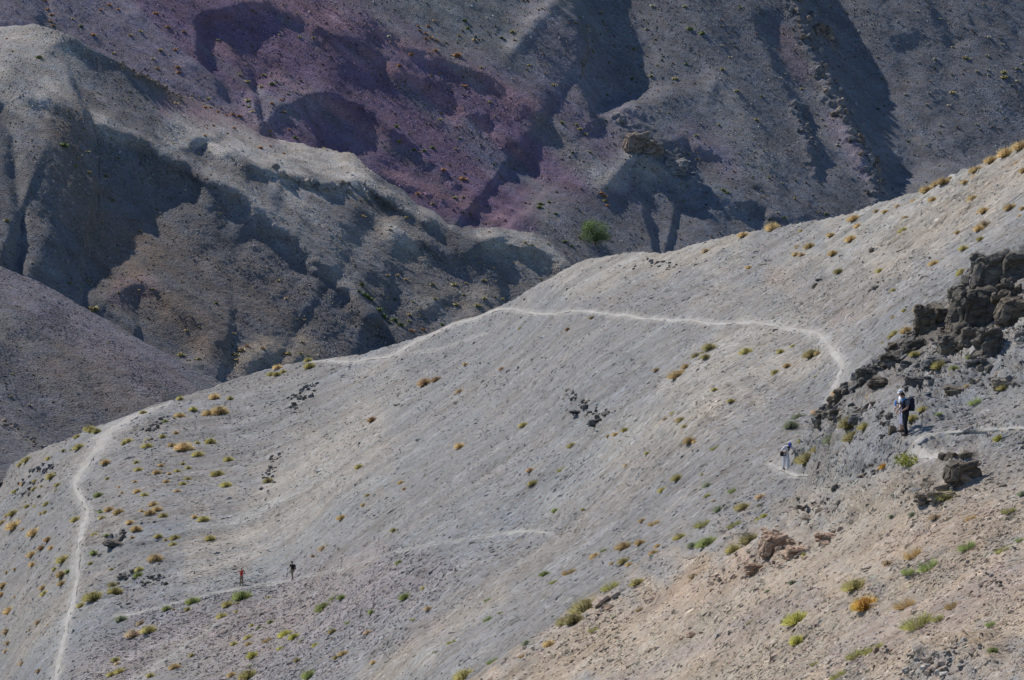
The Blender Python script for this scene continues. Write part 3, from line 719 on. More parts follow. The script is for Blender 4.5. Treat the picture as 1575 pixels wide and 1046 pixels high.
def rock_mat(name, col, band=None, scale=2.2):
    m, nt, b = new_mat(name); L = nt.links.new
    geo = N(nt, 'ShaderNodeNewGeometry'); oi = N(nt, 'ShaderNodeObjectInfo')
    mp = N(nt, 'ShaderNodeMapping'); mp.inputs['Scale'].default_value = (1, 1, 3.0); mp.inputs['Rotation'].default_value = (.2, .45, 0)
    L(geo.outputs['Position'], mp.inputs['Vector'])
    n1 = N(nt, 'ShaderNodeTexNoise', Scale=scale, Detail=6.0, Roughness=.68); L(mp.outputs[0], n1.inputs['Vector'])
    n2 = N(nt, 'ShaderNodeTexNoise', Scale=scale * 4, Detail=4.0, Roughness=.7); L(geo.outputs['Position'], n2.inputs['Vector'])
    mix = N(nt, 'ShaderNodeMix', data_type='RGBA')
    mix.inputs[6].default_value = tuple(c * .62 for c in col) + (1,); mix.inputs[7].default_value = tuple(band or [c * 1.35 for c in col]) + (1,)
    L(ramp(nt, n1.outputs[0], .35, .65, 0, 1), mix.inputs[0])
    f = math_n(nt, 'MULTIPLY', ramp(nt, n2.outputs[0], .3, .7, .7, 1.25), ramp(nt, oi.outputs['Random'], 0, 1, .72, 1.25))
    mul = N(nt, 'ShaderNodeVectorMath', operation='SCALE'); L(mix.outputs[2], mul.inputs[0]); L(f, mul.inputs['Scale'])
    L(mul.outputs[0], b.inputs['Base Color'])
    bp = N(nt, 'ShaderNodeBump', Strength=.9, Distance=.12); L(math_n(nt, 'ADD', n1.outputs[0], math_n(nt, 'MULTIPLY', n2.outputs[0], .5)), bp.inputs['Height']); L(bp.outputs[0], b.inputs['Normal'])
    return m
RM = {'dark': rock_mat('dark_rock', (.125, .112, .095), (.22, .195, .16)), 'grey': rock_mat('grey_rock', (.155, .152, .148), (.235, .225, .21)), 'tan': rock_mat('tan_rock', (.27, .22, .165), (.38, .32, .25)),
      'rust': rock_mat('rusty_rock', (.44, .28, .185), (.56, .42, .31)), 'pink': rock_mat('pink_rock', (.42, .31, .24), (.5, .42, .35)), 'pale': rock_mat('pale_rock', (.38, .35, .31), (.5, .47, .43)),
      'brown': rock_mat('brown_rock', (.14, .115, .09), (.24, .20, .15)), 'far': rock_mat('far_rock', (.16, .155, .16), (.25, .24, .235), .5), 'farbrown': rock_mat('far_brown_rock', (.19, .15, .12), (.27, .22, .18), .5)}

def place_rock(parent, u, v, w, h, key, S, mesh=None, tilt=(0, 0, 0), dep=None, sink=.3, front=0.0, yaw=.6):
    p, n, _ = spot(u, v, S)
    k = px(p)
    me = mesh or random.choice(ROCKS)
    o = bpy.data.objects.new('rock', me); COL.objects.link(o)
    o.parent = parent
    o.matrix_parent_inverse = Matrix.Identity(4)
    d = dep if dep is not None else (w + h) * .5
    o.location = p + Vector((0, -front * k, h * k * (.5 - sink))) - parent.location
    o.scale = (w * k, d * k, h * k)
    o.rotation_euler = (tilt[0] + random.uniform(-.33, .33) * yaw, tilt[1] + random.uniform(-.33, .33) * yaw, tilt[2] + random.uniform(-yaw, yaw))
    o.material_slots[0].link = 'OBJECT'; o.material_slots[0].material = RM[key]
    return o

def outcrop(label, rocks, S=None, name='rock_outcrop', cat='rock outcrop', group=None):
    """rocks: (u, v_base, w, h, material) in photograph pixels"""
    u0 = sum(r[0] for r in rocks) / len(rocks); v0 = max(r[1] for r in rocks)
    p, n, S2 = spot(u0, v0, S)
    e = bpy.data.objects.new(name, None); COL.objects.link(e); e.location = p; e.empty_display_size = .3
    e['label'] = label; e['category'] = cat
    if group: e['group'] = group
    for r in rocks:
        place_rock(e, r[0], r[1], r[2], r[3], r[4], S or S2, *(r[5:]))
    return e

def rubble(poly, n, wr, keys, S, seed, asp=(.5, .95), tilt=.5):
    pool = ROCKS if S in (F1, F2, F3) else BLOCKS + ROCKS[:5]
    """n rocks scattered along a pixel polyline: (u, v, spread)"""
    r = random.Random(seed); out = []
    for _ in range(n):
        i = r.randrange(len(poly) - 1); t = r.random()
        a, b = poly[i], poly[i + 1]
        s = a[2] + (b[2] - a[2]) * t
        w = wr[0] + (wr[1] - wr[0]) * r.random() ** 1.6
        out.append((a[0] + (b[0] - a[0]) * t + r.gauss(0, s), a[1] + (b[1] - a[1]) * t + r.gauss(0, s * .7), w, w * r.uniform(*asp), r.choice(keys), r.choice(pool), (r.uniform(-.3, .3), -tilt * r.random(), 0)))
    return out

def strata(u, v, w, h, n, keys, seed, tilt=.35):
    """one bedded block: slabs stacked up and slipped over each other"""
    r = random.Random(seed); out = []
    out.append((u, v, w * .95, h * .95, keys[0], None, (0, tilt * .3, 0), w * .9, .08))
    out.append((u + w * .12, v + 1, w * .7, h * .8, keys[-1], None, (0, tilt * .3, 0), w, .05))
    for i in range(n):
        f = (i + .5) / n
        out.append((u + r.uniform(-.12, .12) * w + (f - .5) * w * .15, v - f * h * .0, w * r.uniform(.75, 1.05), h / n * r.uniform(3.2, 4.8), r.choice(keys), r.choice(SLABS), (r.uniform(-.15, .15), tilt * .6 + r.uniform(-.1, .1), r.uniform(-.3, .3)), w * .95, .5 - (f * h * .92) / (h / n * 4.0)))
    return out

def fill(poly, n, wr, keys, seed, hr=(.6, 1.1), tilt=-.25, power=1.3, meshes=None, sink=.42):
    """rocks packed over a pixel polygon"""
    r = random.Random(seed); out = []
    us_, vs_ = [q[0] for q in poly], [q[1] for q in poly]
    while len(out) < n:
        a, b = r.uniform(min(us_), max(us_)), r.uniform(min(vs_), max(vs_))
        if not in_poly(np.array([a]), np.array([b]), poly)[0]: continue
        w = wr[0] + (wr[1] - wr[0]) * r.random() ** power
        out.append((a, b + w * .25, w, w * r.uniform(*hr), r.choice(keys), r.choice(meshes or (BLOCKS + ROCKS[:5])), (r.uniform(-.2, .2), tilt + r.uniform(-.25, .25), 0), w * .9, sink, 0, .7))
    return out
main_rocks = (fill([(1512, 418), (1520, 398), (1545, 388), (1575, 386), (1590, 430), (1560, 440), (1530, 446), (1512, 436)], 14, (8, 20), ['dark', 'dark', 'dark', 'grey'], 1, (.35, .75), .35)
  + fill([(1470, 462), (1490, 432), (1512, 440), (1528, 455), (1528, 480), (1500, 496), (1480, 496)], 14, (7, 18), ['dark', 'brown', 'dark'], 2, (.45, 1.1), .12)
  + fill([(1525, 460), (1580, 440), (1590, 475), (1560, 490), (1530, 490)], 20, (5, 13), ['brown', 'tan', 'brown', 'grey'], 3, (1.0, 2.0), .1)
  + fill([(1418, 500), (1425, 478), (1445, 478), (1450, 510), (1432, 516)], 10, (5, 12), ['brown', 'dark', 'tan'], 4, (.8, 1.4), .1)
  + fill([(1440, 515), (1475, 505), (1485, 530), (1455, 542)], 12, (5, 13), ['dark', 'brown'], 5, (.5, .9), .1)
  + fill([(1500, 505), (1545, 500), (1540, 540), (1510, 545)], 14, (5, 12), ['dark', 'dark', 'grey'], 6, (.6, 1.1), .2)
  + fill([(1430, 520), (1500, 500), (1580, 500), (1580, 540), (1500, 555), (1440, 555)], 60, (4, 12), ['brown', 'grey', 'tan', 'dark'], 7)
  + crags([(1532, 450, 56, 66, 'dark'), (1572, 436, 54, 54, 'dark'), (1498, 504, 62, 76, 'dark'), (1433, 520, 32, 48, 'brown'), (1464, 546, 46, 42, 'dark'), (1528, 550, 44, 50, 'dark'), (1562, 496, 56, 50, 'brown'), (1540, 482, 30, 44, 'brown'), (1480, 510, 34, 44, 'brown'), (1585, 530, 40, 30, 'grey'), (1515, 425, 34, 34, 'dark'), (1550, 470, 34, 36, 'brown'), (1450, 505, 34, 34, 'brown'), (1500, 535, 40, 34, 'dark'), (1478, 470, 26, 26, 'dark')], grow=1.12)
  + [(1443, 498, 14, 20, 'pale'), (1450, 508, 12, 14, 'tan'), (1566, 470, 22, 16, 'tan'), (1562, 490, 16, 11, 'pale'), (1489, 485, 9, 12, 'pale')])
outcrop('tall dark bedded cliff blocks on the right edge, above the two standing hikers', main_rocks, B)
outcrop('long broken band of dark rock falling left from the cliff towards the trail', crags([(1408, 548, 34, 28, 'dark'), (1378, 570, 36, 26, 'dark'), (1344, 596, 34, 28, 'dark'), (1308, 624, 34, 24, 'dark'), (1274, 656, 28, 24, 'dark'), (1400, 575, 30, 20, 'grey'), (1360, 605, 30, 20, 'brown')]) + rubble([(1420, 528, 6), (1380, 556, 8), (1335, 592, 7), (1290, 628, 6), (1262, 660, 5)], 230, (3, 18), ['dark', 'dark', 'grey', 'brown'], B, 21), B, group=None)
outcrop('jumbled grey rocks on the slope just right of the two standing hikers', crags([(1450, 580, 44, 24, 'grey'), (1505, 575, 44, 26, 'grey'), (1415, 605, 44, 24, 'grey'), (1545, 600, 36, 18, 'tan'), (1470, 610, 34, 16, 'brown')]) + rubble([(1420, 570, 12), (1450, 590, 14), (1490, 585, 14), (1540, 580, 14), (1580, 600, 12)], 85, (2.5, 15), ['grey', 'grey', 'tan', 'brown', 'dark'], B, 22), B)
outcrop('low rocky rubble left of the two standing hikers, around a grassy clump', crags([(1330, 655, 30, 18, 'grey'), (1300, 648, 28, 18, 'dark')]) + rubble([(1270, 655, 7), (1310, 650, 10), (1345, 645, 12), (1370, 655, 6)], 60, (3, 14), ['dark', 'grey', 'brown'], B, 23) + [(1372, 668, 16, 24, 'brown'), (1362, 676, 12, 12, 'grey'), (1262, 655, 14, 12, 'dark'), (1290, 640, 18, 14, 'dark')], B)
outcrop('crumbling rust-orange outcrop in the tan foreground slope', crags([(1190, 852, 40, 42, 'rust'), (1222, 850, 40, 24, 'rust'), (1270, 830, 36, 14, 'rust'), (1160, 876, 34, 18, 'rust')]) + fill([(1172, 840), (1180, 812), (1205, 815), (1225, 838), (1215, 850), (1180, 856)], 30, (7, 18), ['rust', 'rust', 'pink'], 31, (.4, .8), .3) + rubble([(1185, 835, 6), (1200, 848, 9), (1240, 850, 9), (1285, 818, 7)], 55, (3, 16), ['rust', 'rust', 'pink', 'tan'], B, 32)
  + rubble([(1175, 868, 6), (1130, 885, 7), (1085, 905, 7)], 34, (2, 9), ['rust', 'tan', 'pink'], B, 33), B)
outcrop('hollow brown boulder with a dark underside below the foreground path', crags([(1478, 742, 50, 42, 'brown'), (1448, 764, 44, 18, 'tan'), (1425, 772, 36, 16, 'tan')]) + fill([(1455, 715), (1480, 703), (1505, 712), (1500, 735), (1475, 742)], 16, (12, 28), ['brown', 'tan'], 41, (.5, .9), .1) + [(1500, 735, 24, 26, 'brown'), (1452, 757, 34, 14, 'tan'), (1430, 752, 30, 14, 'tan', None, (0, -.3, 0)), (1415, 765, 22, 10, 'pale'), (1437, 772, 24, 12, 'pale'), (1540, 745, 16, 9, 'tan'), (1550, 720, 20, 9, 'pink')]
  + rubble([(1400, 765, 8), (1440, 770, 9), (1480, 755, 8)], 26, (2.5, 10), ['tan', 'pale', 'brown'], B, 42), B)
outcrop('ragged brown ledge between the leafy bush and the orange outcrop', rubble([(1350, 722, 6), (1300, 750, 7), (1270, 785, 7), (1240, 795, 7)], 60, (3, 13), ['grey', 'brown', 'tan', 'dark'], B, 43) + [(1268, 790, 34, 13, 'brown', None, (0, -.45, 0)), (1245, 802, 26, 12, 'tan'), (1236, 792, 14, 10, 'dark'), (1325, 722, 16, 8, 'dark'), (1338, 716, 14, 7, 'dark')], B)
outcrop('pale shattered rock heap at the bottom edge right of centre', fill([(1420, 1010), (1470, 995), (1500, 1010), (1480, 1040), (1430, 1045)], 34, (5, 18), ['pale', 'pink', 'pale'], 51, (.3, .6), -.3) + rubble([(1400, 1035, 9), (1450, 1030, 14), (1500, 1005, 12)], 80, (3, 13), ['tan', 'pale', 'pink', 'pale'], B, 52), B)
outcrop('small brown rocks in the lower tan slope beside a faint grass tuft', rubble([(1330, 1010, 6), (1365, 1005, 6)], 16, (3, 11), ['brown', 'grey', 'rust'], B, 53), B)
outcrop('thin trail of dark stones in the tan slope, right of the golden tuft', rubble([(1500, 880, 6), (1530, 890, 7), (1500, 905, 6)], 26, (3, 8), ['brown', 'dark', 'grey'], B, 54), B)
outcrop('flat pink rocks at the right foot of the biggest olive bushes', [(925, 926, 34, 14, 'pink', None, (0, -.4, 0)), (910, 930, 14, 11, 'pink'), (945, 916, 22, 10, 'pink', None, (0, -.4, 0)), (936, 936, 16, 9, 'rust')] + rubble([(900, 950, 5), (960, 915, 6)], 22, (2.5, 8), ['pink', 'tan', 'grey'], B, 55), B)
outcrop('small rust-brown rock low in the tan slope near the bottom edge', [(1060, 975, 22, 13, 'rust'), (1045, 978, 12, 8, 'rust'), (1075, 970, 9, 6, 'rust')], B)
outcrop('dark knobbly rocks alone in the middle of the grey slope', crags([(920, 654, 26, 26, 'grey'), (893, 636, 34, 14, 'grey'), (940, 640, 24, 14, 'grey')], flat=.5, sink=.45) + rubble([(875, 607, 4), (900, 625, 6), (920, 640, 7), (945, 632, 5)], 55, (2.5, 10), ['dark', 'dark', 'grey'], A, 61) + [(921, 652, 14, 22, 'dark'), (905, 640, 16, 8, 'dark', None, (0, -.6, 0)), (885, 636, 14, 7, 'dark', None, (0, -.6, 0))], A)
outcrop('grey rock patch under the skyline, upper left of the big slope', rubble([(485, 592, 6), (465, 612, 7), (450, 632, 8)], 42, (2.5, 10), ['grey', 'dark', 'grey'], A, 62), A)
outcrop('dark slanted slab between tussocks right of the ridge trail', crags([(180, 840, 40, 24, 'dark')], flat=.5, sink=.45) + [(183, 838, 34, 12, 'dark', None, (0, -.75, 0)), (172, 842, 16, 9, 'dark', None, (0, -.75, 0)), (192, 826, 14, 9, 'dark')] + rubble([(165, 842, 4), (195, 822, 4)], 12, (2.5, 7), ['dark', 'grey'], A, 63), A)
outcrop('small dark rocks beside the ridge trail where it tops the crest', rubble([(240, 660, 5), (225, 668, 6), (260, 640, 5)], 30, (2.5, 9), ['dark', 'grey'], A, 64), A)
outcrop('layered grey rocks left of the ridge trail, under its upper bend', rubble([(80, 715, 8), (60, 735, 9), (40, 765, 9)], 60, (2.5, 9), ['grey', 'dark', 'grey'], A, 65), A)
outcrop('grey rock strips above the lower path, left of the red hiker', rubble([(185, 905, 5), (215, 880, 7), (245, 892, 6), (220, 905, 5)], 50, (2.5, 9), ['grey', 'dark'], A, 66), A)
outcrop('broken grey rocks in the upper middle of the grey slope, left side', rubble([(425, 705, 6), (415, 730, 6), (400, 755, 6)], 40, (2.5, 8), ['grey', 'dark'], A, 67), A)
outcrop('dark jutting rock pair high on the pale right slope', [(1342, 388, 14, 12, 'dark'), (1348, 386, 9, 9, 'grey'), (1352, 452, 16, 10, 'dark'), (1343, 456, 8, 7, 'brown'), (1254, 442, 12, 9, 'brown', None, (0, -.5, 0)), (1262, 436, 12, 6, 'brown')] + rubble([(1300, 470, 8), (1390, 430, 12), (1430, 400, 10)], 26, (2, 7), ['grey', 'tan', 'brown'], A, 68), A)
outcrop('scattered rocks under the rounded skyline knob', rubble([(970, 415, 5), (1000, 405, 6), (1030, 408, 6), (1045, 420, 7)], 30, (2, 7), ['dark', 'grey'], A, 69), A)
# far rocks
outcrop('jagged dark rock rib running down the far right mountainside', rubble([(1225, 5, 6), (1242, 52, 6), (1262, 110, 7), (1286, 152, 7), (1303, 192, 6), (1320, 226, 5), (1338, 262, 6), (1350, 300, 6)], 130, (3, 16), ['far', 'far', 'farbrown'], F1, 71, (.7, 1.3)), F1)
outcrop('brown rock knob in the shadowed gully at the top right', rubble([(1262, 45, 5), (1275, 62, 5)], 14, (6, 18), ['farbrown'], F1, 72, (.8, 1.3)), F1)
outcrop('broken rock edge left of the long rib on the far right slope', rubble([(1218, 155, 4), (1235, 205, 5), (1243, 232, 4)], 34, (3, 11), ['far'], F1, 73, (.7, 1.2)), F1)
outcrop('big dark angular boulders in the far centre, above the pale nose', crags([(977, 230, 38, 40, 'farbrown'), (1004, 236, 30, 26, 'farbrown'), (1040, 262, 36, 22, 'far')]) + [(977, 226, 34, 34, 'farbrown'), (1003, 232, 26, 22, 'farbrown'), (955, 190, 14, 14, 'far'), (948, 180, 12, 12, 'far'), (1030, 252, 18, 14, 'far'), (1045, 254, 14, 12, 'far')] + rubble([(950, 185, 6), (1040, 255, 10)], 22, (3, 10), ['far'], F1, 74), F1)
outcrop('rocky lip of the dark hollow in the far centre', rubble([(897, 45, 3), (897, 90, 3), (890, 125, 3)], 20, (4, 11), ['far', 'farbrown'], F1, 75, (.8, 1.4)), F1)
outcrop('craggy pale teeth on the front of the far pale mound', rubble([(425, 268, 5), (460, 282, 6), (500, 295, 6), (545, 290, 6)], 40, (4, 13), ['far', 'pale', 'tan'], F2, 76, (.8, 1.3)), F2)
outcrop('brown crumbling rim along the crest of the far left hill', rubble([(185, 102, 3), (235, 132, 3), (275, 156, 3)], 34, (4, 11), ['farbrown'], F2, 77, (.7, 1.1)), F2)
outcrop('brown rock edge in the lower left corner behind the crest', rubble([(2, 655, 4), (25, 668, 5), (60, 694, 4)], 30, (4, 12), ['farbrown', 'far'], F3, 78, (.7, 1.1)), F3)

# ------------------------------------------------------------------ shrubs and grass tussocks
def tuft_mesh(name, seed, n, tip, base, length=.5, spread=1.0, droop=.1, wid=.05, rad=.2, core=True):
    r = np.random.default_rng(seed)
    V, T, C = [], [], []
    tip, base = np.array(tip), np.array(base)
    def tri(a, b, c, ca, cb, cc):
        k = len(V); V.extend([a, b, c]); T.append((k, k + 1, k + 2)); C.extend([ca, cb, cc])
    for _ in range(n):
        a = r.uniform(0, 2 * np.pi); e = math.acos(1 - r.uniform(0, .80) * spread)
        d = np.array([math.cos(a) * math.sin(e), math.sin(a) * math.sin(e), math.cos(e)])
        p = np.array([math.cos(a), math.sin(a), 0]) * rad * r.uniform(0, 1) ** .7
        L = length * r.uniform(.6, 1.08)
        q = p + d * L - np.array([0, 0, droop * L * math.sin(e)])
        s = np.cross(d, r.normal(0, 1, 3)); s /= np.linalg.norm(s) + 1e-9
        w = wid * r.uniform(.6, 1.2)
        m = p + d * L * .55
        f = r.uniform(.7, 1.3)
        tc = tip * f * r.normal(1, .06, 3); bc = base * f; mc = (tc * .55 + bc * .45)
        tri(p - s * w * .5, p + s * w * .5, m + s * w * .7, bc, bc, mc)
        tri(p - s * w * .5, m + s * w * .7, q, bc, mc, tc)
    if core:
        k = len(V)
        ring = 9
        for j, (rr, zz) in enumerate(((.24, -.10), (.29, .06), (.24, .22), (.10, .32))):
            for i in range(ring):
                a = 2 * np.pi * i / ring
                V.append(np.array([math.cos(a), math.sin(a), 0]) * rr * length / .5 * r.uniform(.85, 1.15) + [0, 0, zz * length / .5]); C.append(base * r.uniform(.8, 1.25))
        for j in range(3):
            for i in range(ring):
                a, b = k + j * ring + i, k + j * ring + (i + 1) % ring
                T.append((a, b, b + ring)); T.append((a, b + ring, a + ring))
        for i in range(1, ring - 1): T.append((k + 3 * ring, k + 3 * ring + i, k + 3 * ring + i + 1))
    return tri_mesh(name, np.array(V), T, np.clip(np.array(C), .005, .8))
mat_leaf, _nt, _b = new_mat('grass_blades')
_c = N(_nt, 'ShaderNodeVertexColor', layer_name='Col'); _oi = N(_nt, 'ShaderNodeObjectInfo')
_s = N(_nt, 'ShaderNodeVectorMath', operation='SCALE'); _nt.links.new(_c.outputs[0], _s.inputs[0]); _nt.links.new(ramp(_nt, _oi.outputs['Random'], 0, 1, .8, 1.2), _s.inputs['Scale'])
_nt.links.new(_s.outputs[0], _b.inputs['Base Color'])
_tr = N(_nt, 'ShaderNodeBsdfTranslucent'); _nt.links.new(_s.outputs[0], _tr.inputs['Color'])
_ms = N(_nt, 'ShaderNodeMixShader'); _ms.inputs[0].default_value = .6
_nt.links.new(_b.outputs[0], _ms.inputs[1]); _nt.links.new(_tr.outputs[0], _ms.inputs[2]); _nt.links.new(_ms.outputs[0], _nt.nodes['Material Output'].inputs['Surface'])
KINDS = {  # code: (word, tip, base, sparse)
 'g': ('golden', (.64, .50, .27), (.48, .35, .17), 0), 'o': ('rusty brown', (.47, .33, .19), (.27, .18, .10), 0), 'y': ('yellow-green', (.52, .47, .20), (.36, .31, .13), 0),
 'n': ('green', (.33, .38, .15), (.21, .235, .09), 0), 'd': ('dark olive', (.43, .38, .19), (.27, .23, .115), 0), 't': ('straw-coloured', (.60, .48, .32), (.42, .32, .21), 0),
 'e': ('grey-green', (.33, .36, .24), (.21, .23, .15), 0), 'b': ('bright yellow-green', (.55, .53, .16), (.36, .34, .09), 0), 'a': ('amber', (.68, .47, .12), (.5, .24, .07), 0),
 'Y': ('sparse yellow-green', (.40, .40, .15), (.26, .24, .10), 1), 'G': ('sparse golden', (.52, .38, .17), (.36, .25, .12), 1), 'N': ('sparse green', (.32, .40, .14), (.2, .24, .09), 1), 'l': ('leafy green', (.30, .35, .08), (.17, .19, .05), 2)}
TUFTS = {}
for i, (kk, (w_, t_, b_, sp_)) in enumerate(KINDS.items()):
    TUFTS[kk] = [tuft_mesh('tussock', 300 + i * 10 + j, (850, 330, 520)[sp_], t_, b_, wid=(.012, .010, .06)[sp_], spread=(1, .8, 1)[sp_], core=sp_ != 1, rad=(.24, .3, .3)[sp_], length=(.62, .6, .5)[sp_]) for j in range(3)]

def leafy_mesh(seed, n=620):
    """low leafy bush: small leaves all through an uneven dome"""
    r = np.random.default_rng(seed); V, T, C = [], [], []
    lob = [(r.uniform(-.3, .3), r.uniform(-.3, .3), r.uniform(.12, .3), r.uniform(.16, .26)) for _ in range(9)]
    for _ in range(n):
        x, y, z, R_ = lob[r.integers(9)]
        d = r.normal(0, 1, 3); d /= np.linalg.norm(d); c = np.array([x, y, z]) + d * R_ * r.uniform(.4, 1.05)
        if c[2] < -.02: continue
        a = r.normal(0, 1, 3); a /= np.linalg.norm(a); b = np.cross(a, r.normal(0, 1, 3)); b /= np.linalg.norm(b)
        L = r.uniform(.05, .10); k = len(V)
        V += [c, c + a * L * .5 + b * L * .3, c + a * L, c + a * L * .5 - b * L * .3]; T += [(k, k + 1, k + 2), (k, k + 2, k + 3)]
        f = r.uniform(.65, 1.35); base = np.array([.30, .33, .07]) if r.uniform() < .8 else np.array([.45, .40, .10])
        C += [base * f] * 4
    return tri_mesh('bush', np.array(V), T, np.clip(np.array(C), .01, .7))
TUFTS['l'] = [leafy_mesh(41)]; TUFTS['a'][2:] = []
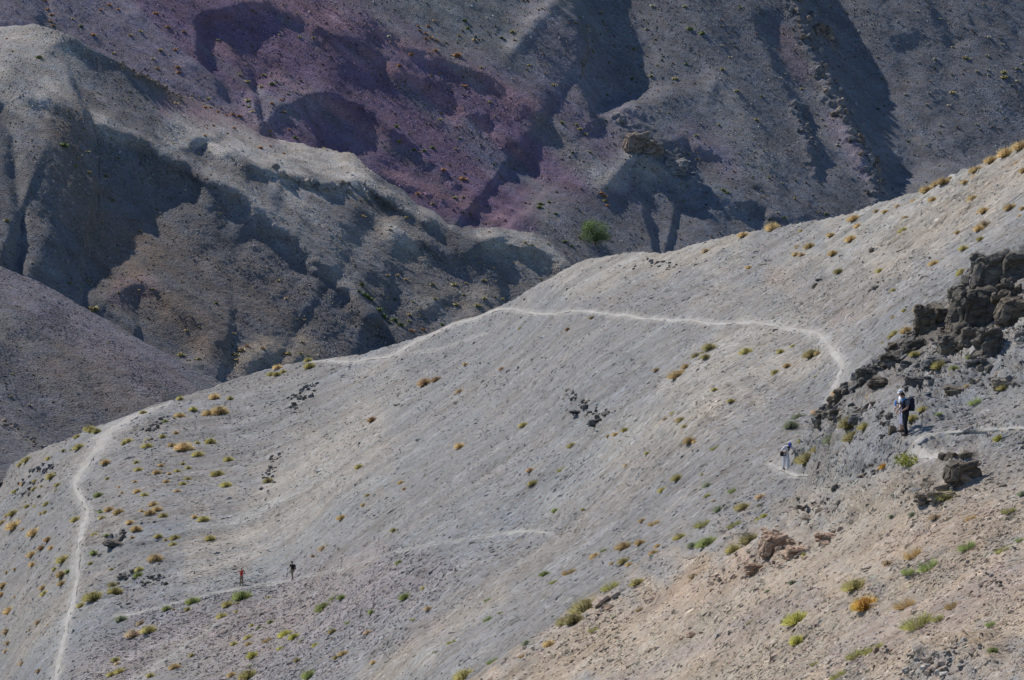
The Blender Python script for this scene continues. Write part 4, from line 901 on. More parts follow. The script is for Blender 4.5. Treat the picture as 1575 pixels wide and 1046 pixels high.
CROPS = [   # crop origin, then (x, y, width, kind) at 2.989 x magnification
 ((0, 696), [(130,45,40,'y'),(95,62,25,'y'),(222,30,28,'y'),(240,125,35,'y'),(166,138,22,'y'),(265,153,25,'y'),(112,156,24,'g'),(75,188,28,'y'),(163,175,22,'y'),(255,175,18,'y'),(195,162,14,'y'),(160,90,16,'t'),(187,92,12,'t'),(210,238,30,'y'),(125,253,26,'y'),(158,243,22,'y'),
  (62,288,38,'y'),(30,293,22,'g'),(185,282,18,'g'),(205,275,22,'y'),(12,326,28,'g'),(62,345,60,'g'),(148,372,50,'g'),(103,352,16,'t'),(345,312,36,'y'),(452,202,34,'n'),(484,52,34,'g'),(490,112,18,'y'),(625,42,20,'y'),(635,78,30,'y'),(720,90,32,'g'),(738,58,20,'g'),(778,96,16,'g'),(815,84,24,'y'),(865,63,22,'y'),(840,45,18,'y'),(908,16,30,'y'),
  (1000,105,48,'y'),(1048,32,34,'y'),(1038,158,40,'y'),(1232,136,36,'d'),(632,185,30,'g'),(665,205,26,'y'),(620,135,20,'t'),(545,157,18,'t'),(560,186,16,'t'),(765,140,26,'g'),(863,124,28,'y'),(842,150,26,'y'),(815,192,26,'t'),(462,277,20,'n'),(502,272,34,'g'),(470,308,26,'y'),(548,288,40,'g'),(706,252,34,'g'),(722,280,38,'g'),(692,302,38,'g'),(654,287,20,'g'),(752,305,32,'y'),
  (605,350,28,'g'),(628,372,38,'g'),(610,402,20,'t'),(895,304,22,'g'),(935,318,40,'y'),(965,403,36,'y'),(730,398,30,'y'),(805,402,38,'y'),(797,432,28,'y'),(760,402,16,'g'),(218,402,34,'o'),(186,440,30,'o'),(145,474,40,'g'),(232,440,26,'g'),(440,400,26,'y'),(498,408,20,'n'),(435,478,30,'n'),(145,518,26,'g'),(418,518,20,'y'),(303,512,52,'y'),(265,550,22,'y'),(318,556,22,'n'),(293,578,40,'g'),(288,612,34,'g'),
  (718,512,50,'g'),(518,552,20,'d'),(645,555,30,'y'),(642,582,34,'n'),(520,625,34,'d'),(532,662,50,'y'),(437,692,72,'y'),(380,718,34,'y'),(207,635,30,'g'),(214,662,32,'y'),(14,618,36,'g'),(4,655,24,'g'),(65,666,18,'t'),(40,736,44,'g'),(28,552,16,'g'),(65,537,16,'g'),(180,792,30,'t'),(228,800,16,'t'),(143,822,14,'t'),(32,832,34,'t'),(40,882,26,'t'),(33,920,24,'t'),(108,978,30,'t'),(178,1010,26,'t'),
  (558,782,44,'e'),(648,793,34,'t'),(612,848,54,'t'),(688,836,54,'y'),(768,730,34,'n'),(888,700,50,'n'),(866,730,26,'y'),(802,735,14,'t'),(1115,684,68,'n'),(1050,722,38,'y'),(1025,770,40,'y'),(1100,711,16,'y'),(1090,742,18,'y'),(1235,670,18,'y'),(1355,862,50,'b'),(1315,850,60,'b'),(1145,860,34,'y'),(1145,888,30,'g'),(1225,864,44,'G'),(1160,803,18,'y'),(1190,812,18,'n'),(1080,896,26,'y'),(1292,910,30,'b'),(1460,902,34,'b'),(1395,877,24,'N'),
  (1540,842,34,'d'),(1490,724,66,'n'),(1530,666,44,'N'),(1243,782,24,'n'),(1165,948,50,'b'),(1148,980,22,'N'),(887,952,24,'y'),(535,970,32,'y'),(543,982,26,'t'),(515,1034,34,'y'),(553,1022,38,'y'),(805,1004,40,'g'),(695,1044,28,'y'),(1062,1024,32,'g'),(1148,1046,66,'y'),(1430,1046,52,'n'),(1380,980,26,'d'),(1555,962,24,'y'),(1475,438,34,'t'),(1430,472,14,'o'),(1562,296,38,'g')]),
 ((525, 696), [(80,72,30,'y'),(266,126,26,'g'),(282,154,18,'o'),(115,192,24,'d'),(93,234,22,'g'),(237,358,24,'y'),(880,148,38,'y'),(878,100,30,'t'),(1008,78,44,'Y'),(990,280,28,'n'),(930,558,38,'n'),(272,520,28,'n'),(295,676,42,'n'),(145,746,26,'n'),(10,682,32,'n'),(392,646,24,'y'),(404,732,30,'t'),(665,675,30,'N'),(680,783,42,'N'),(740,756,24,'Y'),(515,890,44,'Y'),(437,932,22,'N'),(130,842,26,'t'),(18,944,38,'g'),(150,974,22,'g'),(560,1028,76,'y'),
  (1168,488,40,'g'),(1302,452,58,'g'),(1372,422,38,'g'),(1425,456,36,'g'),(1443,420,26,'g'),(1287,496,44,'d'),(1315,508,30,'g'),(1245,516,20,'g'),(1550,388,48,'y'),(1052,568,62,'G'),(980,610,34,'Y'),(1210,462,30,'N'),(1478,182,36,'y'),(1550,136,42,'y'),(1328,80,26,'t'),(1420,28,22,'y'),(1118,715,112,'d'),(1062,775,70,'d'),(1020,780,60,'d'),(1230,615,80,'Y'),(1355,598,56,'y'),(1155,818,44,'Y'),(950,880,44,'g'),(1365,720,32,'G'),(845,872,32,'e'),(685,954,52,'N'),(820,925,30,'G'),(1440,338,50,'G'),(1118,276,16,'y'),(1380,314,32,'t'),(333,774,24,'Y'),(40,802,24,'N')]),
 ((1050, 696), [(272,252,58,'d'),(153,246,42,'e'),(110,152,36,'e'),(355,246,26,'e'),(355,206,38,'t'),(93,108,18,'d'),(105,192,32,'Y'),(133,210,18,'t'),(220,168,38,'N'),(88,335,64,'Y'),(235,335,60,'Y'),(345,312,26,'b'),(378,301,34,'b'),(306,412,76,'d'),(235,460,52,'y'),(105,416,76,'n'),(37,428,36,'e'),(45,570,36,'t'),(1030,72,104,'l'),(915,66,36,'a'),(1203,206,70,'y'),(530,36,42,'d'),(580,48,72,'d'),(845,722,92,'a'),(792,626,90,'y'),(1025,722,92,'G'),(510,765,112,'b'),(525,876,66,'b'),
  (1060,480,80,'G'),(1125,528,88,'N'),(1035,558,55,'N'),(1305,438,76,'N'),(1475,455,72,'Y'),(1550,416,34,'N'),(1085,812,130,'Y'),(1170,774,54,'Y'),(1235,706,64,'G'),(800,960,74,'Y'),(885,922,90,'Y'),(625,1000,36,'Y'),(720,1044,74,'Y'),(510,612,30,'e'),(404,654,20,'e'),(375,638,18,'e'),(1055,288,30,'e'),(965,304,22,'e'),(1315,296,46,'G'),(1160,304,44,'t'),(1435,934,38,'n'),(1415,796,44,'N'),(320,796,40,'Y'),(1555,182,36,'e'),(940,516,34,'t'),(555,470,22,'b'),(427,472,24,'y'),(1500,282,60,'Y')]),
 ((1050, 350), [(278,42,40,'g'),(408,10,40,'g'),(540,10,20,'y'),(682,42,32,'g'),(782,76,42,'g'),(582,92,40,'g'),(525,86,22,'g'),(523,134,28,'g'),(548,138,28,'t'),(697,138,34,'g'),(900,196,30,'y'),(723,220,34,'d'),(1018,26,40,'y'),(1160,180,40,'g'),(1265,28,26,'g'),(1292,108,34,'y'),(1370,58,28,'y'),(1278,198,36,'y'),(1264,208,26,'y'),(1362,16,38,'g'),(1225,310,36,'g'),(1185,344,34,'g'),(1068,362,36,'g'),(1010,372,24,'y'),(1058,386,16,'y'),(975,302,24,'y'),(955,400,24,'G'),(1023,478,44,'g'),(965,482,34,'y'),(948,496,28,'y'),(978,534,28,'y'),(913,524,14,'y'),(1100,526,38,'g'),
  (302,184,26,'g'),(102,103,30,'t'),(130,580,46,'d'),(95,588,26,'y'),(65,602,34,'d'),(112,614,38,'d'),(298,596,46,'y'),(22,656,36,'g'),(5,674,26,'g'),(452,580,28,'y'),(508,552,20,'y'),(600,604,60,'d'),(628,596,26,'g'),(487,652,28,'g'),(435,682,34,'y'),(150,760,26,'y'),(228,824,28,'y'),(45,1006,42,'g'),(68,1006,20,'g'),(500,925,50,'e'),(538,895,48,'e'),(618,874,40,'t'),(753,800,42,'t'),(558,990,34,'Y'),(5,902,32,'d'),(20,932,20,'y'),(155,1038,38,'Y'),(1462,582,48,'y'),(1085,626,38,'y'),(918,638,36,'t'),(885,800,38,'t'),(795,935,70,'d'),(790,978,72,'d'),(706,998,62,'e'),(630,1034,42,'d'),(855,940,52,'y'),
  (1345,812,58,'N'),(1110,866,38,'y'),(1062,902,42,'y'),(1180,872,32,'N'),(1315,748,22,'g'),(1340,634,32,'n'),(1265,692,32,'n'),(1205,700,52,'y'),(1478,758,42,'y'),(1460,984,46,'b'),(1408,626,20,'g'),(165,528,22,'Y'),(617,696,18,'Y')]),
 ((525, 350), [(389,732,52,'o'),(440,712,38,'o'),(544,758,34,'t'),(146,898,36,'o'),(537,1002,36,'g'),(840,918,34,'y'),(1058,1006,38,'d'),(1150,415,22,'d'),(822,468,18,'d'),(1228,966,16,'g'),(1257,954,24,'g'),(1300,932,28,'y'),(1440,650,26,'t'),(1548,696,64,'g'),(1492,888,22,'t'),(1532,862,24,'y'),(1562,902,30,'g'),(738,654,20,'o'),(573,638,18,'g'),(1040,471,20,'o')]),
 ((0, 350), [(985,784,36,'g'),(958,852,46,'g'),(1010,850,56,'g'),(825,862,38,'g'),(888,838,28,'y'),(1058,788,22,'y'),(658,856,26,'y'),(828,790,24,'y'),(1250,688,32,'y'),(1278,656,34,'g'),(1275,694,30,'y'),(1428,656,40,'y'),(1420,622,28,'y'),(1305,676,24,'y'),(408,922,38,'y'),(360,972,28,'y'),(425,945,36,'y'),(448,950,32,'y'),(366,1022,42,'y'),(298,1036,18,'y'),(328,1030,16,'y'),(590,986,34,'y'),(570,994,22,'y'),(680,974,26,'y'),(748,968,24,'y'),(675,1006,38,'y'),(790,1006,30,'g'),(845,1025,62,'g'),(908,996,20,'y'),(968,994,38,'y'),(910,1048,40,'y'),(808,950,20,'g'),(760,894,24,'n')]),
 ((1050, 0), [(1545,672,64,'g'),(1480,710,62,'g'),(1412,738,50,'g'),(1345,785,52,'g'),(1335,812,24,'g'),(1120,880,50,'g'),(1165,852,38,'g'),(1200,850,42,'g'),(1058,918,28,'g'),(1150,924,38,'g'),(1335,918,42,'g'),(1300,846,28,'g'),(1385,978,42,'g'),(1500,956,46,'g'),(1567,790,34,'g'),(1560,960,26,'g'),(930,978,26,'g'),(890,974,24,'t'),(790,1020,48,'g'),(805,1042,34,'g'),(410,1046,46,'g'),(985,947,24,'t'),(1025,1008,28,'t'),(1548,992,20,'g'),(1385,1042,46,'t'),(1525,738,20,'g'),(1230,822,20,'g')])]
LAND = [  # landmarks a viewer can find, photograph pixels
 (371,887,'the hiker in red'),(448,876,'the hiker in black'),(1207,702,'the hiker in white'),(1395,637,'the two standing hikers'),(900,925,'the biggest olive bushes'),(1330,925,'the bright amber tuft'),(1195,838,'the rust-orange outcrop'),(1475,728,'the hollow brown boulder'),(1392,710,'the leafy green bush'),
 (1500,460,'the dark cliff'),(1300,620,'the dark rock band'),(910,635,'the knobbly dark rocks'),(1298,560,"the trail's right-hand bend"),(1262,515,"the trail's sharp corner"),(1050,492,'the long level trail'),(850,480,'the level trail by the skyline'),(600,545,"the trail's fork on the skyline"),(175,660,"the ridge trail's crest end"),(113,742,"the ridge trail's upper bend"),(132,790,"the ridge trail's middle bend"),
 (121,870,"the ridge trail's straight part"),(95,1000,"the ridge trail's bottom end"),(182,828,'the dark slanted slab'),(220,890,'the grey rock strips'),(460,612,'the grey rock patch'),(415,730,'the broken grey rocks'),(250,940,'the lower path'),(810,820,'the short pale path trace'),(960,388,'the skyline knob'),(1190,350,"the right skyline's middle"),(1430,285,'the upper right skyline'),(1560,225,"the skyline's top right corner"),
 (1340,385,'the jutting rock pair'),(1200,430,'the rust-stained patch of slope'),(1440,1020,'the pale rock heap'),(1060,968,'the small rust-brown rock'),(1260,785,'the ragged brown ledge'),(480,558,'the skyline dip'),(320,600,'the left skyline'),(400,985,'the gravel patch'),(20,900,'the left edge'),(660,585,'the pair of brown tussocks'),(1075,545,'the row of dark olive tussocks'),(1480,590,'the jumbled grey rocks'),(50,760,'the layered grey rocks'),(620,960,'the empty bottom-centre scree'),(1090,610,'the pale stripe of scree'),(300,730,'the dotted upper left slope'),(340,800,'the bare scree centre left'),(700,680,'the bare scree centre'),(1020,760,'the bluish scree right of centre'),(1560,960,'the lower right corner')]
shrubs = []
for (ox, oy), lst in CROPS:
    for (x, y, w, k) in lst:
        shrubs.append([ox + x / 2.989, oy + y / 2.989, w / 2.989, k])
def dirword(dx, dy):
    a = math.degrees(math.atan2(-dy, dx)) % 360
    return ['right of', 'above and right of', 'above', 'above and left of', 'left of', 'below and left of', 'below', 'below and right of'][int((a + 22.5) // 45) % 8]
def art(w): return w
labels = []
for (u, v, w, k) in shrubs:
    L = min(LAND, key=lambda q: math.hypot(q[0] - u, (q[1] - v) * 1.1))
    size = 'tiny' if w < 7.5 else 'small' if w < 11 else 'medium' if w < 17 else 'large'
    noun = 'bush' if k in 'dnel' and w > 18 else 'tuft' if k in 'YGN' else 'tussock'
    near = math.hypot(L[0] - u, L[1] - v)
    dist = 'just' if near < 35 else '' if near < 75 else 'well'
    labels.append(f"{size} {KINDS[k][0]} {noun} {dist} {dirword(u - L[0], v - L[1])} {L[2]}".replace("  ", " "))
ORD = ['leftmost', 'second from left', 'third from left', 'fourth from left', 'fifth from left', 'sixth from left']
byl = {}
for i, l in enumerate(labels): byl.setdefault(l, []).append(i)
for l, ids in byl.items():
    if len(ids) > 1:
        ids.sort(key=lambda i: shrubs[i][0])
        for r, i in enumerate(ids):
            labels[i] = (ORD[r] if r < len(ids) - 1 or r == 0 else 'rightmost') + ' ' + l
for (u, v, w, k), lab in zip(shrubs, labels):
    p, n, S = spot(u, v)
    o = add('bush' if ' bush ' in lab else 'grass_tuft' if ' tuft ' in lab else 'tussock', random.choice(TUFTS[k]), None, label=lab, cat='bush' if ' bush ' in lab else 'grass tuft', group={'g': 'golden tussocks', 't': 'straw-coloured tussocks', 'y': 'yellow-green tussocks'}.get(k, 'green and olive plants') + ' on the near slopes')
    if not o.data.materials: o.data.materials.append(mat_leaf)
    s = w * px(p) * (1.14 if k not in 'YNGb' else .95)
    o.location = p - n * s * .06
    o.scale = (s, s, s * random.uniform(1.1, 1.5))
    q = Vector((0, 0, 1)).lerp(n, .3 if k not in 'YGN' else .6)
    o.rotation_euler = (q.to_track_quat('Z', 'Y') @ Matrix.Rotation(random.uniform(0, 6.28), 4, 'Z').to_quaternion()).to_euler()

# ------------------------------------------------------------------ shrubs on the far slopes
def blob_mesh(seed, tip, base, n=34):
    r = np.random.default_rng(seed)
    return tuft_mesh('far_shrub', seed, n, tip, base, length=.6, wid=.15, rad=.2, spread=1.0)
FARK = {'y': ('yellow-green', (.50, .46, .25), (.23, .21, .11)), 'g': ('straw-coloured', (.66, .54, .34), (.33, .25, .15)), 'o': ('orange-brown', (.50, .30, .16), (.27, .16, .09)), 'n': ('green', (.23, .29, .12), (.11, .135, .055)), 'p': ('pale grey', (.60, .57, .46), (.30, .28, .22))}
FART = {k: [blob_mesh(500 + 10 * i + j, c[1], c[2]) for j in range(3)] for i, (k, c) in enumerate(FARK.items())}
FARLIST = [((0, 350), [(315,262,26,'y'),(368,260,14,'g'),(147,166,20,'p'),(432,380,46,'y'),(418,390,28,'y'),(500,532,18,'y'),(548,297,20,'y'),(638,292,22,'g'),(700,290,22,'y'),(647,252,14,'g'),(513,360,16,'y'),(833,588,34,'y'),(913,610,28,'y'),(855,480,18,'y'),(918,466,14,'y'),(1060,500,24,'y'),(988,366,20,'n'),(830,262,16,'g'),(1010,430,12,'y'),(638,32,20,'g'),(545,106,14,'y'),
    (1108,585,40,'g'),(1078,600,36,'y'),(1135,560,24,'o'),(1085,622,30,'y'),(1205,568,26,'g'),(1328,590,28,'y'),(1375,590,26,'y'),(1305,592,20,'o'),(1278,262,20,'g'),(1313,346,18,'g'),(1388,436,20,'g'),(1385,546,20,'y'),(1050,550,18,'y'),(133,824,26,'p'),(85,852,22,'p'),(45,792,20,'y'),(55,692,20,'y'),(20,640,14,'y'),(142,878,14,'p'),(198,910,18,'p'),(97,582,12,'y'),(60,126,14,'y'),(410,232,20,'g'),(420,256,18,'p'),(912,768,34,'y')]),
  ((525, 350), [(518,275,34,'y'),(655,252,26,'y'),(415,280,28,'y'),(570,272,18,'y'),(560,322,22,'y'),(655,340,30,'y'),(627,366,32,'y'),(212,225,22,'g'),(250,228,26,'g'),(290,248,26,'g'),(247,335,20,'n'),(328,348,18,'y'),(527,362,30,'y'),(430,333,24,'y'),(308,412,22,'g'),(371,480,30,'o'),(310,495,32,'o'),(237,450,32,'n'),(182,425,44,'n'),(85,280,34,'n'),(72,310,24,'n'),(95,326,34,'n'),(112,336,34,'n'),(130,348,26,'n'),(160,392,40,'n'),(260,472,40,'n'),(212,455,24,'n'),(845,67,22,'y'),(875,80,18,'y'),(950,82,20,'y'),(735,335,22,'y'),(700,332,20,'y'),(460,447,24,'n'),(305,440,18,'y'),(1025,80,24,'n'),(1055,96,22,'n'),(680,12,18,'o'),(225,15,20,'y'),(630,175,18,'g'),(690,200,16,'g')]),
  ((0, 0), [(370,134,26,'n'),(330,98,18,'g'),(425,175,26,'o'),(520,258,22,'g'),(595,180,22,'g'),(640,160,20,'y'),(735,245,30,'g'),(700,285,20,'g'),(720,330,26,'g'),(805,235,24,'o'),(815,325,28,'o'),(820,345,24,'o'),(845,150,22,'o'),(715,65,26,'o'),(770,130,26,'o'),(500,40,24,'o'),(540,62,20,'o'),(460,62,20,'o'),(950,470,28,'y'),(870,470,18,'y'),(935,515,26,'o'),(960,520,26,'o'),(990,538,24,'o'),(1030,552,22,'o'),(1068,535,24,'o'),(1100,545,26,'o'),(1160,517,26,'y'),(1140,465,30,'y'),(1145,490,26,'n'),(1135,385,28,'y'),(1210,352,24,'y'),(1205,412,24,'y'),(1250,395,28,'n'),(1100,350,18,'y'),
    (1290,470,22,'o'),(1250,490,22,'o'),(1300,530,24,'o'),(1240,605,24,'o'),(1070,605,24,'o'),(1040,625,20,'o'),(940,632,24,'o'),(1195,690,28,'o'),(1240,685,20,'o'),(1305,710,22,'o'),(1355,635,26,'n'),(1480,690,24,'y'),(1330,600,18,'o'),(980,580,22,'o'),(800,492,24,'g'),(180,275,34,'n'),(32,185,16,'o'),(400,708,22,'y'),(342,775,26,'y'),(405,802,24,'y'),(482,820,30,'y'),(290,680,40,'n'),(30,1022,34,'y'),(510,935,22,'y'),(440,680,16,'y'),(545,735,18,'y'),(320,550,16,'n'),(395,460,16,'g'),(590,462,16,'y'),(720,972,20,'y'),(1155,58,18,'y'),(1000,195,18,'y'),(1285,170,18,'y'),(1440,185,20,'y'),(1375,180,20,'y'),(240,85,24,'o'),(222,60,24,'o'),(235,115,22,'o'),(242,135,20,'o'),(200,20,22,'o')]),
  ((525, 0), [(400,120,24,'o'),(350,128,20,'o'),(355,152,20,'o'),(385,165,22,'o'),(410,185,24,'o'),(435,195,22,'o'),(385,190,20,'o'),(320,258,26,'o'),(265,312,26,'o'),(530,265,40,'o'),(565,405,26,'o'),(450,345,20,'o'),(430,245,22,'o'),(218,180,26,'p'),(610,190,24,'g'),(540,165,20,'y'),(785,155,28,'y'),(735,178,26,'n'),(565,105,30,'n'),(580,135,24,'n'),(425,100,18,'g'),(640,318,22,'y'),(865,298,22,'y'),(975,392,26,'y'),(1140,245,20,'y'),(1340,240,24,'y'),(1405,140,22,'p'),(1185,75,22,'y'),(1320,135,20,'p'),(1430,32,26,'p'),(1535,375,30,'y'),(1425,365,24,'y'),(1215,445,24,'n'),(1335,378,20,'n'),(265,655,28,'n'),(335,692,24,'n'),(380,692,26,'n'),(420,678,26,'n'),(250,585,26,'n'),(450,560,22,'y'),(540,640,20,'n'),(525,685,20,'y'),(915,945,30,'n'),(910,962,28,'n'),(955,940,20,'n'),(985,995,24,'n'),(680,480,22,'y'),(520,915,24,'y'),(470,780,28,'o'),(560,825,40,'o'),(590,985,22,'g'),(560,912,20,'y'),(1195,890,30,'o'),(1210,905,26,'o'),(1215,925,26,'y'),(1225,945,22,'o'),(1080,575,24,'y'),(1095,598,26,'y'),(1065,708,22,'n'),(1140,710,20,'n'),(1010,575,26,'n'),(1120,620,26,'y'),(95,1002,24,'g'),(160,912,22,'y'),(300,1005,24,'y'),(350,900,22,'o'),(420,945,22,'y')]),
  ((1050, 0), [(32,145,32,'n'),(88,165,36,'n'),(178,220,18,'p'),(213,275,22,'p'),(240,215,16,'p'),(247,425,26,'y'),(355,458,22,'n'),(265,38,20,'n'),(10,42,24,'y'),(15,300,20,'n'),(180,328,24,'y'),(335,562,28,'y'),(712,676,24,'p'),(470,340,22,'p'),(447,360,18,'p'),(1298,275,36,'y'),(1472,345,34,'y'),(1476,370,36,'y'),(1240,428,32,'y'),(1405,178,22,'p'),(1455,185,22,'p'),(1465,210,22,'p'),(1397,262,24,'p'),(1240,228,20,'p'),(1160,275,22,'p'),(1185,585,22,'p'),(1120,485,20,'p'),(1225,485,22,'p'),(1130,435,20,'p'),(1350,340,22,'p'),(1400,335,22,'p'),(1405,355,20,'p'),(1535,322,26,'p'),(1562,302,22,'p'),(1535,385,24,'p'),(1510,400,20,'p'),(1025,435,22,'p'),(1075,60,18,'p'),(1175,95,18,'p'),(1135,380,16,'p'),(1275,520,18,'p'),(1350,575,18,'p'),(895,268,16,'p'),(1035,660,20,'n'),(515,915,20,'y'),(660,985,24,'n'),(465,1005,22,'n'),(435,985,20,'p'),(58,640,22,'n'),(185,880,30,'n'),(205,892,28,'n'),(300,755,18,'n'),(395,820,18,'y'),(455,845,16,'p'),(640,555,16,'p'),(545,410,18,'y'),(75,575,16,'p'),(165,580,22,'y')])]
far = []
for (ox, oy), lst in FARLIST:
    for (x, y, w, k) in lst: far.append([ox + x / 2.989, oy + y / 2.989, w / 2.989, k])
def far_sheet(u, v):
    return F3 if (u < 480 and v >= topF3(u)) else F2 if (u < 895 and v >= topF2(u)) else F1
def far_zone(u, v):
    if u < 480 and v >= topF3(u): return 'on the dark spur at the left edge'
    if u < 895 and v >= topF2(u):
        if u < 130: return "by the far left hill's gully"
        if u > 560: return "among the low mounds above the trail"
        if v < topF2(u) + 95 and u > 240: return "around the far left hill's mounds"
        return "on the far left hill's brown flank"
    if u < 300: return "above the far left hill"
    if u < 480: return 'in and around the purple hollow'
    if u < 760 and v < 150: return 'on the purple slope top centre'
    if u < 930 and v > 140: return 'on the purple slope by the tree'
    if u < 1030: return 'around the far grey spur'
    if u < 1240: return 'on the slope left of the rock rib'
    return "on the slope beyond the rock rib"
flab = []
for (u, v, w, k) in far:
    flab.append(f"{'small' if w < 8 else 'larger'} {FARK[k][0]} shrub {far_zone(u, v)}")
base_lab = list(flab)
pre = {}
for i, l in enumerate(flab): pre.setdefault(l, []).append(i)
for l, ids in pre.items():
    if len(ids) > 7:
        ids.sort(key=lambda i: far[i][1])
        for r, i in enumerate(ids): flab[i] = ('upper ' if r < len(ids) / 2 else 'lower ') + l
cnt = {}
for i, l in enumerate(flab): cnt.setdefault(l, []).append(i)
fl2 = list(flab)
for l, ids in cnt.items():
    if len(ids) > 1:
        ids.sort(key=lambda i: far[i][0])
        for r, i in enumerate(ids): fl2[i] = ('rightmost' if r == len(ids) - 1 else (ORD + [w_ + ' from left' for w_ in ('seventh', 'eighth', 'ninth', 'tenth', 'eleventh', 'twelfth')])[r]) + ' ' + l
for (u, v, w, k), lab, gl in zip(far, fl2, base_lab):
    S = far_sheet(u, v); p, n, _ = spot(u, v, S)
    o = add('shrub', random.choice(FART[k]), None, label=lab, cat='shrub', group=gl + 's' if False else gl.replace(' shrub ', ' shrubs ', 1))
    if not o.data.materials: o.data.materials.append(mat_leaf)
    s = w * px(p) * 1.05
    o.location = p - n * s * .05; o.scale = (s, s, s * random.uniform(.8, 1.05)); o.rotation_euler = (0, 0, random.uniform(0, 6.28))
# the rest, too many and too small to tell apart
def shrub_dust(name, S, u, v, w, keys):
    V, T, C, k = [], [], [], 0
    for a, b, ww in zip(u, v, w):
        p = samp(S, a, b); s = ww * px(Vector(p)) * 1.1
        me = STUFF[random.choice(keys)]
        an = random.uniform(0, 6.28); c, sn = math.cos(an), math.sin(an)
        q = me[0] * s
        V.append(np.stack([q[:, 0] * c - q[:, 1] * sn, q[:, 0] * sn + q[:, 1] * c, q[:, 2]], -1) + p); T.append(me[1] + k); C.append(me[2] * random.uniform(.75, 1.25)); k += len(q)
    o = add(name, tri_mesh(name, np.concatenate(V), np.concatenate(T), np.concatenate(C)), mat_leaf, kind='stuff')
STUFF = {}
for k_, c_ in FARK.items():
    m_ = blob_mesh(900, c_[1], c_[2], 9)
    vv_ = np.empty(len(m_.vertices) * 3, np.float32); m_.vertices.foreach_get('co', vv_)
    tt_ = np.empty(len(m_.loops), np.int32); m_.loops.foreach_get('vertex_index', tt_)
    cc_ = np.empty(len(m_.vertices) * 4, np.float32); m_.color_attributes['Col'].data.foreach_get('color', cc_)
    STUFF[k_] = (vv_.reshape(-1, 3), tt_.reshape(-1, 3), cc_.reshape(-1, 4)[:, :3])
    bpy.data.meshes.remove(m_)
for S_, n_, ok_, nm_, ks_ in ((F1, 900, lambda u, v: ~inF2(u, v) & ~inF3(u, v), 'far_shrubs', 'yygppon'), (F2, 420, inF2, 'far_hill_shrubs', 'yygpp'), (F3, 60, inF3, 'spur_shrubs', 'ypp')):
    u, v = scatter(n_, okF(S_, ok_), (-40, 1615, -30, 700), patchy(18, 110, .12), 15)
    shrub_dust(nm_, S_, u, v, RNG.uniform(2.2, 5.0, n_), ks_)

# ------------------------------------------------------------------ the willow in the ravine
def tube(bm, pts, rad, seg=7):
    rings = []
    for i, (p, r) in enumerate(zip(pts, rad)):
        p = Vector(p)
        d = (Vector(pts[min(i + 1, len(pts) - 1)]) - Vector(pts[max(i - 1, 0)])).normalized()
        a = d.orthogonal().normalized(); b = d.cross(a)
        rings.append([bm.verts.new(p + (a * math.cos(t) + b * math.sin(t)) * r) for t in [2 * math.pi * j / seg for j in range(seg)]])
    for i in range(len(rings) - 1):
        for j in range(seg):
            bm.faces.new((rings[i][j], rings[i][(j + 1) % seg], rings[i + 1][(j + 1) % seg], rings[i + 1][j]))
    bm.faces.new(rings[0]); bm.faces.new(rings[-1][::-1])
def bm_obj(name, bm, mat, parent=None, smooth=True, **kw):
    bmesh.ops.recalc_face_normals(bm, faces=bm.faces)
    me = bpy.data.meshes.new(name); bm.to_mesh(me); bm.free()
    if smooth: me.polygons.foreach_set('use_smooth', np.ones(len(me.polygons), bool))
    return add(name, me, mat, parent, **kw)
bark = plain_mat('bark', (.11, .085, .06), .35, 6, bump=.6)
tp, tn, _ = spot(914, 380, F1)
kpx = px(tp)
tree = bpy.data.objects.new('willow_tree', None); COL.objects.link(tree); tree.location = tp
tree['label'] = 'round green leafy tree in the ravine just above the skyline knob'; tree['category'] = 'tree'
W_, H_ = 52 * kpx, 42 * kpx
bm = bmesh.new(); tube(bm, [(0, 0, -.5), (.05, 0, .5), (-.05, .1, 1.2), (.1, 0, 2.2)], [.34, .27, .22, .14]); bm_obj('trunk', bm, bark, tree)
rr = random.Random(4)
lobes = []
for i in range(10):
    a = 2 * math.pi * i / 10 + rr.uniform(-.3, .3)
    e = Vector((math.cos(a) * W_ * .30 * rr.uniform(.6, 1.1), math.sin(a) * W_ * .28 * rr.uniform(.5, 1.1), H_ * rr.uniform(.26, .76)))
    lobes.append((e, rr.uniform(.17, .25) * W_))
    bm = bmesh.new(); tube(bm, [(0, 0, .7), e * .5 + Vector((0, 0, .5)), e], [.13, .09, .04], 5); bm_obj('limb', bm, bark, tree)
lobes += [(Vector((0, 0, H_ * .72)), .24 * W_), (Vector((-.3 * W_, 0, H_ * .32)), .2 * W_), (Vector((.33 * W_, -.1, H_ * .30)), .18 * W_), (Vector((.12 * W_, -.2 * W_, H_ * .30)), .22 * W_), (Vector((-.1 * W_, -.2 * W_, H_ * .28)), .2 * W_)]
V, T, C = [], [], []
r = np.random.default_rng(9)
for e, R_ in lobes:
    for _ in range(460):
        d = r.normal(0, 1, 3); d /= np.linalg.norm(d)
        c = np.array(e) + d * R_ * r.uniform(.35, 1.12) * np.array([1, 1, .85])
        if c[2] < .2: continue
        n1 = r.normal(0, 1, 3); n1 /= np.linalg.norm(n1); n2 = np.cross(n1, r.normal(0, 1, 3)); n2 /= np.linalg.norm(n2)
        L = r.uniform(.16, .34)
        k = len(V); V += [c - n2 * L * .35, c + n2 * L * .35, c + n1 * L + [0, 0, .1 * L]]; T.append((k, k + 1, k + 2))
        f = r.uniform(.6, 1.35); C += [np.array([.15, .205, .09]) * f * r.normal(1, .06, 3)] * 3
me = tri_mesh('crown', np.array(V), T, np.clip(np.array(C), .01, .5))
add('crown', me, mat_leaf, tree)

